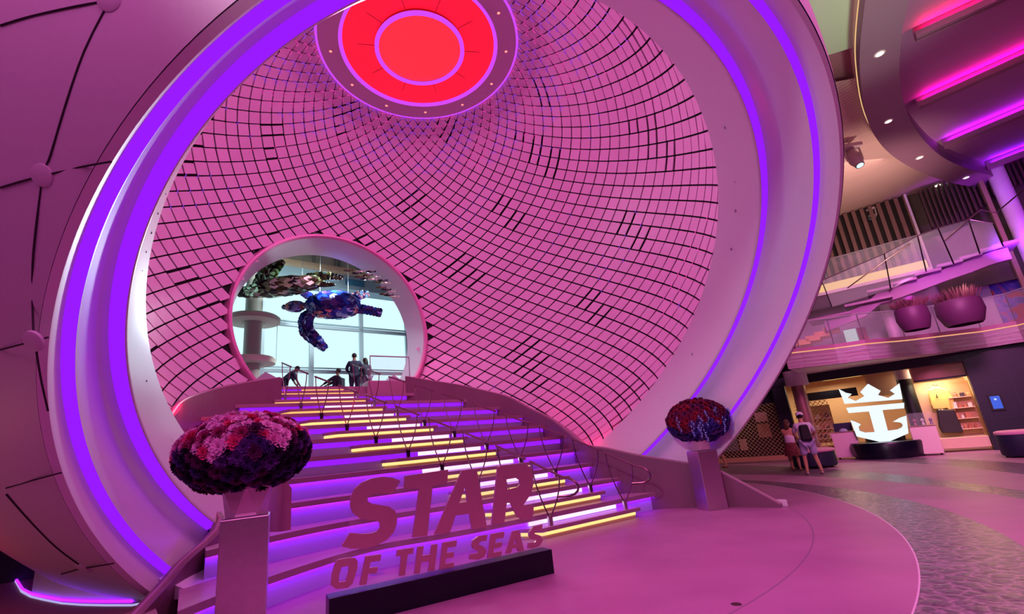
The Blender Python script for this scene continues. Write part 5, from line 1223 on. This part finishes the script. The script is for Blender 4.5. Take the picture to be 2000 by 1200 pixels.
whitec = mat('white_cloth', (220, 220, 235), .8); floral = mat('floral_cloth', (120, 50, 60), .8, noise=.9, nscale=16); shoe_m = mat('shoe_pale', (190, 150, 160), .6)
p = atz(1592, 927, 0); fa_ = math.atan2(-p.x, p.y)*1.0+.12
pm, Tm = person('person in a white shirt, pale shorts and cap with a black backpack, seen from behind', p, fa_, 1.80, .10, [((-.27, .14, 1.16), (-.16, .36, 1.02)), ((.29, .14, 1.16), (.22, .40, 1.08))], [((-.15, .02, .50), (-.17, -.02, .09)), ((.13, .04, .50), (.20, .02, .09))], (skin_t, whitec, mat('shorts_pale', (190, 190, 225), .8), hairk, shoe_m), .95, 'short shorts cap')
b = MB(); b.hexa([(-.15, -.13, .98), (.15, -.13, .98), (.15, -.30, 1.0), (-.15, -.30, 1.0)], [(-.13, -.07, 1.45), (.13, -.07, 1.45), (.11, -.20, 1.47), (-.11, -.20, 1.47)])
o = b.build('backpack', mat('backpack_black', (14, 14, 18), .7), None, bevel=.05); o.matrix_basis = Matrix.Translation(p) @ Matrix.Rotation(fa_, 4, 'Z'); tag(o, 'black backpack on the back of the person in the white shirt and cap', 'backpack')
p = atz(1557, 920, 0); person('person with long brown hair, bare shoulders, pale top and dark floral skirt', p, math.atan2(-p.x, p.y)-.35, 1.66, .12, [((-.20, .16, 1.16), (-.06, .34, 1.05)), ((.21, .14, 1.14), (.10, .34, 1.0))], None, (skin_t, mat('pale_top', (225, 205, 225), .8), floral, hairb, mat('sandal', (120, 70, 50), .6)), .93, 'bare skirt long')
p = atz(1414, 915, 0); person('person mostly hidden behind the ring edge, only tanned legs showing above the floor', p, 1.2, 1.72, 0, None, [((-.13, .12, .50), (-.12, .20, .09)), ((.11, -.05, .50), (.12, -.12, .09))], (skin_t, whitec, mat('shorts_dark', (50, 44, 50), .8), hairb, mat('sandal')), .95, 'short shorts')
dk = mat('dark_cloth', (34, 38, 66), .8); dk2 = mat('dark_jacket', (44, 40, 60), .8); greyp = mat('grey_trousers', (120, 115, 135), .8)
p = atz(692, 694, 5.70); p.z = 3.97; person('person in dark clothes standing with back turned at the upper windows', p, .35, 1.78, .02, [((-.30, .05, 1.16), (-.14, .20, 1.02)), ((.30, .05, 1.16), (.14, .20, 1.02))], None, (skin_d, dk, dk, hairk, black_m), .95, '')
p = atz(716, 701, 5.60); p.z = 3.97; person('person in dark top and grey trousers leaning beside the taller one at the upper windows', p, .9, 1.68, .14, [((-.22, .14, 1.14), (-.08, .30, 1.0)), ((.24, .12, 1.12), (.12, .26, .98))], None, (skin_d, dk2, greyp, hairk, black_m), .93, 'long')
p = atz(655, 727, 5.16); p.z = 3.97; fs = 1.5
person('person in dark clothes seated on the upper landing facing left', p, fs, 1.74, -.18, [((-.20, .22, .82), (-.14, .44, .72)), ((.20, .22, .82), (.14, .44, .72))], [((-.13, .48, .56), (-.12, .80, .40)), ((.13, .48, .58), (.12, .86, .46))], (skin_d, dk2, dk, hairk, black_m), .52, '')
t = thing('lounge_chair', 'dark low chair under the seated person on the upper landing', 'chair', p)
t.rotation_euler = (0, 0, fs); t.location = p
for nm, c_, s_ in (('seat', (0, .12, .38), (.55, .6, .08)), ('backrest', (0, -.24, .66), (.55, .08, .56)), ('armrest', (-.32, .1, .58), (.06, .5, .05)), ('armrest', (.32, .1, .58), (.06, .5, .05))):
    o = MB().box(c_, s_).build(nm, dk2, None, bevel=.02); o.parent = t
for x in (-.3, .3):
    for y in (-.2, .36): o = MB().tube([(x, y, 0), (x, y, .56)], .02, 6).build('leg', black_m, None); o.parent = t
p = atz(554, 739, 4.95); p.z = 3.97; person('person in dark blue bending at the far left of the upper landing', p, -.9, 1.66, .75, [((-.20, .46, .88), (-.12, .62, .66)), ((.20, .46, .88), (.12, .62, .66))], None, (skin_d, dk, dk, hairk, black_m), .90, 'short')
